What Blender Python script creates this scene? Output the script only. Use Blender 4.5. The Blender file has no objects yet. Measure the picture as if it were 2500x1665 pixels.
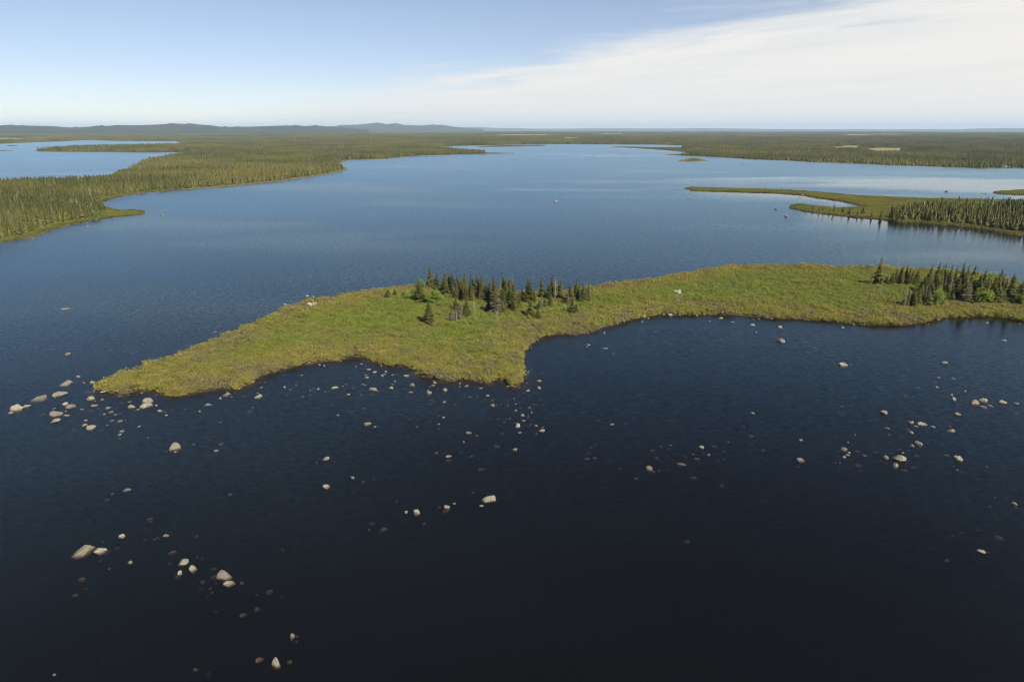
import bpy, math, random
import numpy as np
from mathutils import Vector
random.seed(7)
RNG = np.random.default_rng(11)
sc = bpy.context.scene

# ------------------------------------------------------------------ camera, sky, sun, exposure
CAM_H, FOC = 60.0, 1667.0
PITCH = math.atan((832.5 - 316.0) / FOC)
cam_d = bpy.data.cameras.new('camera')
cam_d.sensor_width = 36.0
cam_d.lens = 36.0 * FOC / 2500.0
cam_d.clip_start, cam_d.clip_end = 1.0, 120000.0
cam = bpy.data.objects.new('camera', cam_d)
cam.location = (0, 0, CAM_H)
cam.rotation_euler = (math.pi / 2 - PITCH, 0, 0)
sc.collection.objects.link(cam)
sc.camera = cam

SUN_AZ, SUN_EL = math.radians(143), math.radians(40)      # azimuth clockwise from +Y (the view direction)
sun_d = bpy.data.lights.new('sun', 'SUN')
sun_d.energy, sun_d.angle, sun_d.color = 4.6, math.radians(0.5), (1.0, 0.93, 0.80)
sun = bpy.data.objects.new('sun', sun_d)
S = Vector((math.sin(SUN_AZ) * math.cos(SUN_EL), math.cos(SUN_AZ) * math.cos(SUN_EL), math.sin(SUN_EL)))
sun.rotation_euler = S.to_track_quat('Z', 'Y').to_euler()
sun.location = (0, 0, 300)
sc.collection.objects.link(sun)

sc.view_settings.view_transform = 'Standard'
sc.view_settings.look = 'None'
sc.view_settings.gamma = 1.0
sc.view_settings.use_curve_mapping = False
sc.view_settings.exposure = 0.95
sc.cycles.use_denoising = True
sc.cycles.filter_width = 1.1
sc.cycles.max_bounces = 6
sc.cycles.diffuse_bounces = 2
sc.cycles.glossy_bounces = 2
sc.cycles.transparent_max_bounces = 6
sc.cycles.volume_bounces = 0
sc.cycles.sample_clamp_indirect = 4.0

class NT:
    """tiny node-tree writer"""
    def __init__(s, tree):
        s.t = tree; s.t.nodes.clear()
    def n(s, kind, **kw):
        nd = s.t.nodes.new(kind)
        for k, v in kw.items():
            setattr(nd, k, v)
        return nd
    def put(s, sock, v):
        if hasattr(v, 'is_output'):
            s.t.links.new(v, sock)
        elif v is not None:
            sock.default_value = v
    def m(s, op, a, b=None, c=None, clamp=False):
        nd = s.n('ShaderNodeMath', operation=op, use_clamp=clamp)
        for i, v in enumerate((a, b, c)):
            s.put(nd.inputs[i], v)
        return nd.outputs[0]
    def v(s, op, a, b=None, scale=None):
        nd = s.n('ShaderNodeVectorMath', operation=op)
        s.put(nd.inputs[0], a)
        if b is not None: s.put(nd.inputs[1], b)
        if scale is not None: s.put(nd.inputs['Scale'], scale)
        return nd.outputs['Value'] if op in ('LENGTH', 'DOT_PRODUCT', 'DISTANCE') else nd.outputs[0]
    def xyz(s, x, y, z):
        nd = s.n('ShaderNodeCombineXYZ')
        for i, v in enumerate((x, y, z)): s.put(nd.inputs[i], v)
        return nd.outputs[0]
    def sep(s, v):
        nd = s.n('ShaderNodeSeparateXYZ'); s.put(nd.inputs[0], v); return nd.outputs
    def noise(s, vec, scale, detail=2.0, rough=0.5, dim='3D', color=False):
        nd = s.n('ShaderNodeTexNoise', noise_dimensions=dim)
        s.put(nd.inputs['Vector'], vec)
        nd.inputs['Scale'].default_value = scale
        nd.inputs['Detail'].default_value = detail
        nd.inputs['Roughness'].default_value = rough
        return nd.outputs['Color'] if color else nd.outputs['Fac']
    def ramp(s, v, a, b, lo=0.0, hi=1.0, smooth=True):
        nd = s.n('ShaderNodeMapRange', clamp=True, interpolation_type='SMOOTHSTEP' if smooth else 'LINEAR')
        s.put(nd.inputs['Value'], v)
        for k, x in zip(('From Min', 'From Max', 'To Min', 'To Max'), (a, b, lo, hi)): s.put(nd.inputs[k], x)
        return nd.outputs[0]
    def mix(s, f, a, b, blend='MIX'):
        nd = s.n('ShaderNodeMix', data_type='RGBA', blend_type=blend)
        s.put(nd.inputs['Factor'], f)
        s.put(nd.inputs[6], a if not isinstance(a, tuple) or len(a) == 4 else (*a, 1))
        s.put(nd.inputs[7], b if not isinstance(b, tuple) or len(b) == 4 else (*b, 1))
        return nd.outputs[2]
    def attr(s, name, kind='GEOMETRY', out='Fac'):
        nd = s.n('ShaderNodeAttribute', attribute_name=name, attribute_type=kind)
        return nd.outputs[out]

world = bpy.data.worlds.new('World')
sc.world = world
world.use_nodes = True
w = NT(world.node_tree)
sky = w.n('ShaderNodeTexSky', sky_type='NISHITA', sun_disc=False)
sky.sun_elevation, sky.sun_rotation = SUN_EL, SUN_AZ
sky.altitude, sky.air_density, sky.dust_density, sky.ozone_density = 100.0, 0.8, 0.0, 4.0
direc = w.n('ShaderNodeTexCoord').outputs['Generated']
dx, dy, dz = w.sep(direc)
zc = w.m('MAXIMUM', dz, 0.012)
px_, py_ = w.m('DIVIDE', dx, zc), w.m('DIVIDE', dy, zc)          # where the ray meets a cloud deck one unit up
plane = w.xyz(px_, py_, 0.0)
rad = w.m('MAXIMUM', w.v('LENGTH', plane), 1.0)
# the deck's edge runs from (-4.4, 22.5) to (3.0, 5.2); cloud lies to its right
across = w.m('ADD', w.m('MULTIPLY', w.m('ADD', px_, 4.4), 0.919), w.m('MULTIPLY', w.m('SUBTRACT', py_, 22.5), 0.393))
along = w.m('ADD', w.m('MULTIPLY', px_, 0.393), w.m('MULTIPLY', py_, -0.919))
wob = w.v('SUBTRACT', w.noise(w.xyz(w.m('MULTIPLY', along, 0.22), w.m('MULTIPLY', across, 0.22), 9.0), 1.0, 4.0, 0.55, '3D', True), (0.5, 0.5, 0.5))
wb1, wb2, _ = w.sep(wob)
al = w.m('ADD', along, w.m('MULTIPLY', wb1, 5.0)); ac = w.m('ADD', across, w.m('MULTIPLY', wb2, 3.2))
streak = w.noise(w.xyz(w.m('MULTIPLY', al, 0.16), w.m('MULTIPLY', ac, 0.62), 0.0), 1.0, 7.0, 0.62)
billow = w.noise(w.xyz(w.m('MULTIPLY', al, 0.42), w.m('MULTIPLY', ac, 0.5), 3.0), 1.0, 7.0, 0.62)
edge = w.m('DIVIDE', across, w.m('POWER', rad, 0.85))
edge = w.m('ADD', edge, w.m('MULTIPLY', w.m('SUBTRACT', streak, 0.5), 0.62))
edge = w.m('ADD', edge, w.m('MULTIPLY', w.m('SUBTRACT', billow, 0.5), 0.55))
cover = w.ramp(edge, -0.20, 0.26)
veil = w.ramp(streak, 0.34, 0.55, 0.92, 1.0)
cover = w.m('MULTIPLY', w.m('MULTIPLY', cover, veil), w.ramp(dz, -0.02, 0.0))
ccol = w.mix(w.ramp(streak, 0.35, 0.65), (0.450, 0.442, 0.430), (0.474, 0.463, 0.446))
ccol = w.mix(w.ramp(dx, 0.35, 0.8), ccol, (0.50, 0.475, 0.435))
bg1, bg2 = w.n('ShaderNodeBackground'), w.n('ShaderNodeBackground')
w.put(bg1.inputs[0], w.mix(1.0, sky.outputs[0], (1.05, 0.925, 0.915), 'MULTIPLY')); bg1.inputs[1].default_value = 0.060
w.put(bg2.inputs[0], ccol); bg2.inputs[1].default_value = 1.0
mx = w.n('ShaderNodeMixShader')
w.put(mx.inputs[0], w.m('ADD', w.m('MULTIPLY', cover, 0.83), w.m('MINIMUM', w.m('DIVIDE', 0.021, zc), 0.15))); w.put(mx.inputs[1], bg1.outputs[0]); w.put(mx.inputs[2], bg2.outputs[0])
w.put(w.n('ShaderNodeOutputWorld').inputs[0], mx.outputs[0])

# ------------------------------------------------------------------ measuring: photograph pixel (2500 wide) -> point on the ground
CP, SP = math.cos(PITCH), math.sin(PITCH)
def G(px, py, z=0.0):
    xc, yc = (px - 1250.0) / FOC, (832.5 - py) / FOC
    d = (xc, CP + yc * SP, -SP + yc * CP)
    t = (CAM_H - z) / -d[2]
    return (d[0] * t, d[1] * t)
def height_at(py_base, py_top, py_y):
    """height of an upright thing at ground distance py_y (world y) whose top shows at py_top"""
    yc = (832.5 - py_top) / FOC
    return CAM_H + (-SP + yc * CP) * py_y / (CP + yc * SP)
def GP(pts): return np.array([G(x, y) for x, y in pts])

# ------------------------------------------------------------------ noise on the ground, in numpy
def hash2(ix, iy, seed):
    h = (ix.astype(np.int64) * 374761393 + iy.astype(np.int64) * 668265263 + seed * 1442695041) & 0x7fffffff
    h = ((h ^ (h >> 13)) * 1274126177) & 0x7fffffff
    return ((h ^ (h >> 16)) & 0xffffff) / float(0xffffff)
def vnoise(x, y, seed=0):
    ix, iy = np.floor(x), np.floor(y)
    fx, fy = x - ix, y - iy
    fx, fy = fx * fx * (3 - 2 * fx), fy * fy * (3 - 2 * fy)
    a, b = hash2(ix, iy, seed), hash2(ix + 1, iy, seed)
    c, d = hash2(ix, iy + 1, seed), hash2(ix + 1, iy + 1, seed)
    return (a * (1 - fx) + b * fx) * (1 - fy) + (c * (1 - fx) + d * fx) * fy
def fbm(x, y, seed=0, octs=4):
    s, a, t = 0.0, 0.5, 0.0
    for k in range(octs):
        s = s + a * vnoise(x * 2 ** k, y * 2 ** k, seed + k * 17); t += a; a *= 0.5
    return s / t
def smooth(x, a, b):
    t = np.clip((x - a) / (b - a), 0, 1)
    return t * t * (3 - 2 * t)

# ------------------------------------------------------------------ shorelines, traced in photograph pixels and laid on the ground
def lift(pts, hz=1.3):        # a far edge seen over scrub hz metres high: bring the waterline nearer
    return [(x, y + (y - 316) * hz / CAM_H) for x, y in pts]
near_front = [(222,953),(274,959),(297,963),(329,954),(378,950),(395,960),(416,966),(444,965),(457,960),(500,954),(538,947),(579,949),(615,936),(632,917),(659,910),(691,902),(734,890),(776,884),(802,881),(829,879),(861,870),(893,872),(904,881),(942,891),(976,890),(1006,897),(1015,912),(1032,918),(1066,920),(1076,930),(1108,931),(1119,920),(1140,926),(1165,930),(1195,934),(1206,925),(1231,926),(1250,942),(1265,944),(1272,922),(1278,912),(1276,893),(1272,880),(1267,867),(1277,857),(1297,836),(1328,821),(1351,816),(1384,816),(1410,815),(1443,810),(1473,798),(1489,793.5),(1517,787),(1543,778),(1579,773),(1612,767),(1655,768),(1732,768),(1783,768),(1834,773),(1885,777),(1948,778),(1997,782),(2053,786),(2109,791),(2155,792),(2201,793.5),(2244,787),(2278,780),(2313,773),(2354,772),(2397,771),(2436,774),(2474,779.5),(2500,782),(2650,800),(2900,830)]
near_back = [(2900,790),(2700,735),(2496,693),(2440,677),(2370,663),(2263,656),(2160,649.5),(2125,648),(2032,648.6),(1965,645),(1848,645),(1784,646),(1699,660),(1593,678),(1500,687.5),(1460,695),(1379,705),(1333,712),(1264,711),(1130,702),(1012,694),(976,698),(948,701),(900,709),(800,722.5),(757,731),(720,741),(679,760),(611,790),(537,819),(475.5,846),(408,874),(357,885.5),(329,902.5),(306,904),(292,902),(272,923),(245,935)]
NEAR = GP(near_front + lift(near_back))
mid_front = [(1671,460),(1688,466),(1791,469),(1887,471.5),(1925,474),(1963,477),(1997,484),(2039,489),(2074,496),(2101,503),(2100,507),(2039,509),(1982,503),(1950,499),(1929,502),(1931,510),(1963,516),(2020,523),(2097,531.5),(2143,534.6),(2188,542),(2250,544),(2307,550),(2383,556),(2441,567),(2479,573.6),(2500,576),(2800,620)]
mid_back = [(2800,500),(2500,488),(2418,486),(2250,483),(2173,480),(2097,477),(2020,470),(1925,463),(1829,460),(1753,458),(1688,456)]
MID = GP(mid_front + lift(mid_back, 0.8))
FAR_ISLE = GP([(2418,471),(2440,474.5),(2500,476.5),(2620,479),(2620,465),(2500,465),(2445,467)])
SPIT_WOOD = GP([(2170,540),(2250,542),(2307,547),(2383,552),(2441,562),(2500,570),(2800,612),(2800,512),(2500,509),(2420,512),(2300,514),(2230,520),(2170,532)])
LEFT_SPIT = GP([(243,520),(300,500),(360,505),(360,535),(243,545)])
main_lake = [(0,591),(36,586),(79,580),(108,568),(162,551.5),(235,537),(307,528),(350,524.5),(352,517),(336,513.6),(289,515),(253,506),(240,495.6),(271,486.6),(307,477.5),(361,470),(433,465),(505,459.5),(577,454),(650,447),(722,438),(794,427),(835,420),(849,415),(846,409.5),(823,401),(850,391.5),(960,388),(968,385.5),(1029,381),(1125,378),(1182,377),(1255,376),(1255,374.4),(1182,373),(1136,370),(1100,367),(1060,363.5),(1052,361),(1080,359),(1125,357),(1200,355.5),(1335,352.6),(1488,353),(1600,354),(1668,356),(1671,360),(1602,360),(1545,358.8),(1500,358.5),(1486,360),(1545,362.5),(1602,366.5),(1655,371),(1674,374),(1660,376.5),(1615,377.6),(1650,380.6),(1695,381.5),(1760,385),(1829,390),(1925,393),(1982,397),(2058,399),(2116,401.6),(2173,404.6),(2250,406.6),(2326,410),(2402,413),(2441,412),(2500,412.5),(2800,424)]
LOW_SPITS = GP([(1465,356.8),(1600,355.5),(1667,357),(1674,372),(1692,380.5),(1600,380),(1465,364)])
LOW_SPIT_B = GP([(1185,371),(1270,372),(1270,379),(1185,379)])
MAIN = np.vstack([GP(main_lake), [(1500, 500), (900, -400), (-900, -400), (-700, 250)]])
islet_a = GP([(1155,358.7),(1215,355.8),(1335,354.2),(1331,357.3),(1250,359),(1180,359.8)])
islet_b = GP([(1653.5,395),(1676,386.5),(1703,386.5),(1732,393),(1695,396)])
islet_c = GP([(2303,469.8),(2309,471),(2315,469.8),(2309,467)])
left_lake = [(-400,462),(0,453),(100,449),(200,446),(250,441),(274,428),(314,416),(350,395),(390,389),(440,379),(475,373),(433,372.6),(361,373.2),(289,372.6),(180,371.8),(90,371),(82,368.5),(120,366.5),(180,362),(260,360),(346,358),(429,356.5),(440,351),(429,345.4),(289,345),(217,343),(144,346),(72,349),(0,352),(-400,356)]
LEFT = GP(left_lake)
islet_d = GP([(-20,368),(0,369.6),(32,369.4),(28,367.6),(0,367.2)])
islet_e = GP([(10,356.5),(30,358),(46,356.5),(30,354.6)])
POND = GP([(2428,405.5),(2450,410),(2480,410.6),(2458,404.4)])
FARPOND = GP([(1856,336.9),(1912,337.3),(1905,335.7),(1860,335.5)])
FARPOND2 = GP([(872,322.6),(912,322.6),(905,321.6),(876,321.6)])
waters, lands = [MAIN, LEFT, POND, FARPOND, FARPOND2], [NEAR, MID, FAR_ISLE, islet_a, islet_b, islet_c, islet_d, islet_e]

def inside(P, poly):
    x, y = P[:, 0], P[:, 1]
    res = np.zeros(len(P), bool)
    x0, y0 = poly[:, 0], poly[:, 1]
    x1, y1 = np.roll(x0, -1), np.roll(y0, -1)
    bb = (x >= x0.min()) & (x <= x0.max()) & (y >= y0.min()) & (y <= y0.max())
    if not bb.any(): return res
    xs, ys = x[bb], y[bb]
    r = np.zeros(len(xs), bool)
    for k in range(len(poly)):
        c = (y0[k] > ys) != (y1[k] > ys)
        if y1[k] != y0[k]:
            r ^= c & (xs < (x1[k] - x0[k]) * (ys - y0[k]) / (y1[k] - y0[k]) + x0[k])
    res[bb] = r
    return res
def seg_dist(P, polys):
    P = P.astype(np.float32)
    best = np.full(len(P), 1e12, np.float32)
    for poly in polys:
        n = len(poly)
        for k in range(n):
            a, b = poly[k].astype(np.float32), poly[(k + 1) % n].astype(np.float32)
            ab = b - a
            L = float(ab @ ab)
            if L == 0: continue
            ax, ay = P[:, 0] - a[0], P[:, 1] - a[1]
            t = np.clip((ax * ab[0] + ay * ab[1]) / L, 0, 1)
            ax -= t * ab[0]; ay -= t * ab[1]
            np.minimum(best, ax * ax + ay * ay, out=best)
    return np.sqrt(best)
def shore(P):
    """signed distance to the waterline, positive on land"""
    wet = np.zeros(len(P), bool)
    for q in waters: wet |= inside(P, q)
    dry = np.zeros(len(P), bool)
    for q in lands: dry |= inside(P, q)
    d = seg_dist(P, waters + lands)
    return np.where(wet & ~dry, -d, d)

# polar grid of the whole country: fine near the lake, coarse towards the horizon
NA, NR = 620, 640
ANG = np.linspace(-math.radians(56), math.radians(56), NA)
RAD = np.geomspace(34.0, 42000.0, NR)
RR, AA = np.meshgrid(RAD, ANG, indexing='ij')
PX, PY = (RR * np.sin(AA)).ravel(), (RR * np.cos(AA)).ravel()
PP = np.column_stack([PX, PY])
SD = shore(PP)
SD = SD + (fbm(PX / 2.8, PY / 2.8, 5, 3) - 0.5) * np.clip(0.010 * RR.ravel(), 1.3, 8.0) * np.exp(-np.abs(SD) / np.clip(0.03 * RR.ravel(), 3, 60))

def box_poly(x0, x1, y0, y1):      # an opening whose near part is hidden by the trees in front of it
    yb = 316 + (y1 - 316) / 0.86
    return GP([(x0 - 10, (y0 + yb) / 2), (x0 + 10, y0), (x1 - 10, y0), (x1 + 10, (y0 + yb) / 2), (x1 - 10, yb), (x0 + 5, yb)])
bogs = [box_poly(*b) for b in [(2013,2100,358.8,362.6),(2100,2219,366,368.5),(2043,2250,330.6,332.2),(1213,1369,332,333.6),(1362,1427,338.5,339.6),
        (1446,1537,328.6,330.6),(-200,44,339.6,341),(63,128,339.2,340.6),(2335,2362,332.5,334),(1840,1925,334,337.2),(2005,2040,342,343.5),(1620,1680,336,337.5),(1000,1060,334,335.4),(1310,1340,327.5,328.6)]]
BOG = np.zeros(len(PP), bool)
PW = PP + np.column_stack([fbm(PX / 90, PY / 160, 71, 4) - .5, fbm(PX / 90, PY / 160, 72, 4) - .5]) * np.clip(RR.ravel() * .07, 0, 420)[:, None]
for b in bogs: BOG |= inside(PW, b)
IN_NEAR, IN_MID = inside(PP, NEAR), inside(PP, MID)
rr = RR.ravel()
land = np.maximum(SD, 0)
wetd = np.maximum(-SD, 0)
zl = 0.05 + 0.30 * smooth(land, 0, 1.2) + 0.35 * smooth(land, 1, 9)
zl += smooth(land, 5, 30) * (fbm(PX / 14, PY / 14, 9, 4) - 0.4) * 0.9
far_land = ~IN_NEAR & ~IN_MID
zl += np.where(far_land, smooth(land, 15, 90) * 1.6 + smooth(land, 150, 1500) * 14 * fbm(PX / 1400, PY / 1400, 3, 4), 0)
zl = np.where(rr > 4000, zl, zl)
zw = -(0.05 + 0.16 * np.minimum(wetd, 6) + 0.09 * np.clip(wetd - 6, 0, 40)) - (fbm(PX / 5, PY / 5, 21, 4) - 0.5) * 0.5 * smooth(wetd, 0.5, 4)
ZZ = np.where(SD > 0, zl, np.maximum(zw, -4.8))
Zg, Sg = ZZ.reshape(NR, NA), SD.reshape(NR, NA)

def grid_sample(F, x, y):
    r = np.hypot(x, y)
    i = np.clip(np.log(np.maximum(r, 34.1) / 34.0) / math.log(42000.0 / 34.0) * (NR - 1), 0, NR - 1.001)
    j = np.clip((np.arctan2(x, y) - ANG[0]) / (ANG[-1] - ANG[0]) * (NA - 1), 0, NA - 1.001)
    i0, j0 = i.astype(int), j.astype(int)
    fi, fj = i - i0, j - j0
    return (F[i0, j0] * (1 - fi) + F[i0 + 1, j0] * fi) * (1 - fj) + (F[i0, j0 + 1] * (1 - fi) + F[i0 + 1, j0 + 1] * fi) * fj
def ground_z(x, y): return float(grid_sample(Zg, np.array([x]), np.array([y]))[0])

# ------------------------------------------------------------------ object helpers
def mesh_from(name, V, F=None, quads=None, smooth_=False):
    me = bpy.data.meshes.new(name)
    V = np.asarray(V, np.float32)
    fs = []
    if F is not None and len(F): fs.append(np.asarray(F, np.int32))
    if quads is not None and len(quads): fs.append(np.asarray(quads, np.int32))
    me.vertices.add(len(V)); me.vertices.foreach_set('co', V.ravel())
    if fs:
        loops = np.concatenate([f.ravel() for f in fs])
        sizes = np.concatenate([np.full(len(f), f.shape[1], np.int32) for f in fs])
        starts = np.concatenate([[0], np.cumsum(sizes)[:-1]]).astype(np.int32)
        me.loops.add(len(loops)); me.loops.foreach_set('vertex_index', loops)
        me.polygons.add(len(sizes)); me.polygons.foreach_set('loop_start', starts)
        me.polygons.foreach_set('use_smooth', np.full(len(sizes), smooth_, bool))
    me.update(calc_edges=True)
    return me
def obj(name, me, mat=None, parent=None, link=True):
    o = bpy.data.objects.new(name, me)
    if mat is not None and me is not None and not me.materials: me.materials.append(mat)
    if link: sc.collection.objects.link(o)
    if parent is not None: o.parent = parent
    return o
def tag(o, label=None, cat=None, group=None, kind=None):
    for k, v in (('label', label), ('category', cat), ('group', group), ('kind', kind)):
        if v: o[k] = v
    return o
def attr(me, name, data, kind='FLOAT'):
    a = me.attributes.new(name, kind, 'POINT')
    a.data.foreach_set('vector' if kind == 'FLOAT_VECTOR' else ('color' if kind == 'FLOAT_COLOR' else 'value'), np.asarray(data).ravel())
def material(name):
    m = bpy.data.materials.new(name); m.use_nodes = True
    return m, NT(m.node_tree)
def principled(t, base, rough=0.8, spec=0.3, normal=None):
    b = t.n('ShaderNodeBsdfPrincipled')
    t.put(b.inputs['Base Color'], base if not isinstance(base, tuple) else (*base[:3], 1))
    t.put(b.inputs['Roughness'], rough)
    b.inputs['Specular IOR Level'].default_value = spec
    if normal is not None: t.put(b.inputs['Normal'], normal)
    return b
def finish(t, shader, vol=None):
    o = t.n('ShaderNodeOutputMaterial')
    if shader is not None: t.put(o.inputs['Surface'], shader)
    if vol is not None: t.put(o.inputs['Volume'], vol)

# ------------------------------------------------------------------ materials
def leaf_material(name, instanced, bases, back=0.25):
    m, t = material(name)
    geo = t.n('ShaderNodeNewGeometry')
    if instanced:
        col = t.attr('tint', 'INSTANCER', 'Color')
        rnd = t.attr('rnd', 'INSTANCER', 'Fac')
    else:
        rnd = t.n('ShaderNodeObjectInfo').outputs['Random']
        col = t.mix(t.m('MULTIPLY', rnd, 1.0), bases[0], bases[1])
    isl = geo.outputs['Random Per Island']
    col = t.mix(1.0, col, t.mix(isl, (0.78, 0.80, 0.72), (1.20, 1.18, 1.2)), 'MULTIPLY')
    d = t.n('ShaderNodeBsdfDiffuse'); t.put(d.inputs[0], col)
    tr = t.n('ShaderNodeBsdfTranslucent'); t.put(tr.inputs[0], t.mix(1.0, col, (1.1, 1.15, 0.6), 'MULTIPLY'))
    mx_ = t.n('ShaderNodeMixShader'); mx_.inputs[0].default_value = back
    t.put(mx_.inputs[1], d.outputs[0]); t.put(mx_.inputs[2], tr.outputs[0])
    finish(t, mx_.outputs[0])
    return m
MAT_SPRUCE = leaf_material('spruce_needles', False, ((0.060, 0.066, 0.022), (0.108, 0.103, 0.034)), 0.2)
MAT_LICHEN = leaf_material('grey_needles', False, ((0.095, 0.088, 0.052), (0.125, 0.112, 0.070)), 0.12)
MAT_BIRCH = leaf_material('birch_leaves', False, ((0.19, 0.265, 0.040), (0.22, 0.29, 0.05)), 0.4)
MAT_INST = leaf_material('scattered_leaves', True, None, 0.25)
MAT_FORE = leaf_material('forest_needles', True, None, 0.15)
def bark(name, c1, c2):
    m, t = material(name)
    p = t.n('ShaderNodeNewGeometry').outputs['Position']
    finish(t, principled(t, t.mix(t.noise(p, 3.0, 4.0), c1, c2), 0.9, 0.2).outputs[0])
    return m
MAT_BARK = bark('spruce_bark', (0.09, 0.07, 0.055), (0.17, 0.145, 0.12))
MAT_DEAD = bark('bleached_wood', (0.16, 0.148, 0.13), (0.29, 0.27, 0.24))
MAT_WHITE = bark('birch_bark', (0.35, 0.33, 0.30), (0.6, 0.58, 0.54))

def rock_material(name='granite', c1=(0.115, 0.103, 0.075), c2=(0.235, 0.212, 0.157)):
    m, t = material(name)
    g = t.n('ShaderNodeNewGeometry'); p = g.outputs['Position']
    rnd = t.n('ShaderNodeObjectInfo').outputs['Random']
    col = t.mix(rnd, c1, c2)
    col = t.mix(t.ramp(t.noise(p, 1.6, 5.0, 0.65), 0.38, 0.66), col, t.mix(0.5, col, (0.15, 0.135, 0.11)))
    col = t.mix(t.m('MULTIPLY', t.ramp(t.noise(p, 4.6, 4.0, 0.75), 0.50, 0.66), 0.6), col, (0.09, 0.085, 0.075))      # dark lichen
    z = t.sep(p)[2]
    zz = t.m('ADD', z, t.m('MULTIPLY', t.noise(p, 2.5, 2.0), 0.10))
    wet = t.ramp(zz, 0.10, 0.30, 1.0, 0.0)
    col = t.mix(t.m('MULTIPLY', wet, 0.75), col, (0.075, 0.052, 0.030))                                              # wet and algae-stained foot
    bp = t.n('ShaderNodeBump'); bp.inputs['Strength'].default_value = 0.7; bp.inputs['Distance'].default_value = 0.12
    t.put(bp.inputs['Height'], t.noise(p, 3.2, 6.0, 0.6))
    b = principled(t, col, t.m('SUBTRACT', 0.85, t.m('MULTIPLY', wet, 0.4)), 0.3, bp.outputs[0])
    finish(t, b.outputs[0])
    return m
MAT_ROCK = rock_material()
MAT_PALE = rock_material('bleached_granite', (0.26, 0.245, 0.21), (0.32, 0.30, 0.26))

# ------------------------------------------------------------------ ground (land and lakebed in one sheet)
def build_ground():
    i, j = np.meshgrid(np.arange(NR - 1), np.arange(NA - 1), indexing='ij')
    a = (i * NA + j).ravel()
    q = np.column_stack([a, a + 1, a + NA + 1, a + NA])
    me = mesh_from('ground', np.column_stack([PX, PY, ZZ]), quads=q, smooth_=True)
    attr(me, 'shore', np.clip(SD, -50, 400))
    meadow = np.where(IN_NEAR | IN_MID, 1.0, 0.0)
    attr(me, 'meadow', meadow)
    attr(me, 'bog', BOG.astype(float))
    m, t = material('ground')
    p = t.n('ShaderNodeNewGeometry').outputs['Position']
    sh, me_, bog = t.attr('shore'), t.attr('meadow'), t.attr('bog')
    big = t.noise(t.v('MULTIPLY', p, (1, 1, 0)), 0.0035, 6.0, 0.62)
    fine = t.noise(p, 0.35, 6.0, 0.7)
    forest = t.mix(t.ramp(big, 0.35, 0.65), (0.038, 0.044, 0.017), (0.068, 0.066, 0.026))
    forest = t.mix(t.ramp(t.noise(t.v('MULTIPLY', p, (1, 1, 0)), 0.0011, 4.0, 0.6), 0.56, 0.66), forest, (0.10, 0.09, 0.045))
    sedge = t.mix(t.ramp(fine, 0.35, 0.65), (0.10, 0.10, 0.028), (0.155, 0.145, 0.045))
    col = t.mix(me_, forest, sedge)
    col = t.mix(t.ramp(sh, 10, 16, 1.0, 0.0), col, t.mix(t.ramp(fine, 0.4, 0.62), (0.088, 0.090, 0.024), (0.145, 0.125, 0.05)))
    col = t.mix(bog, col, t.mix(fine, (0.17, 0.145, 0.065), (0.25, 0.21, 0.105)))
    strand = t.mix(t.ramp(t.noise(p, 1.3, 4.0), 0.42, 0.62), (0.035, 0.027, 0.017), (0.12, 0.095, 0.06))
    col = t.mix(t.ramp(sh, 0.3, 1.3, 1.0, 0.0), col, strand)
    bed = t.mix(t.ramp(t.noise(p, 0.9, 5.0, 0.7), 0.45, 0.7), (0.030, 0.022, 0.013), (0.13, 0.10, 0.06))
    col = t.mix(t.ramp(sh, -0.4, 0.1, 1.0, 0.0), col, bed)
    bp = t.n('ShaderNodeBump'); bp.inputs['Strength'].default_value = 0.6; bp.inputs['Distance'].default_value = 0.4
    t.put(bp.inputs['Height'], fine)
    finish(t, principled(t, col, 0.95, 0.1, bp.outputs[0]).outputs[0])
    tag(obj('ground', me, m), 'low green land and dark lake bed reaching to the horizon', kind='structure')
build_ground()

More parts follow.
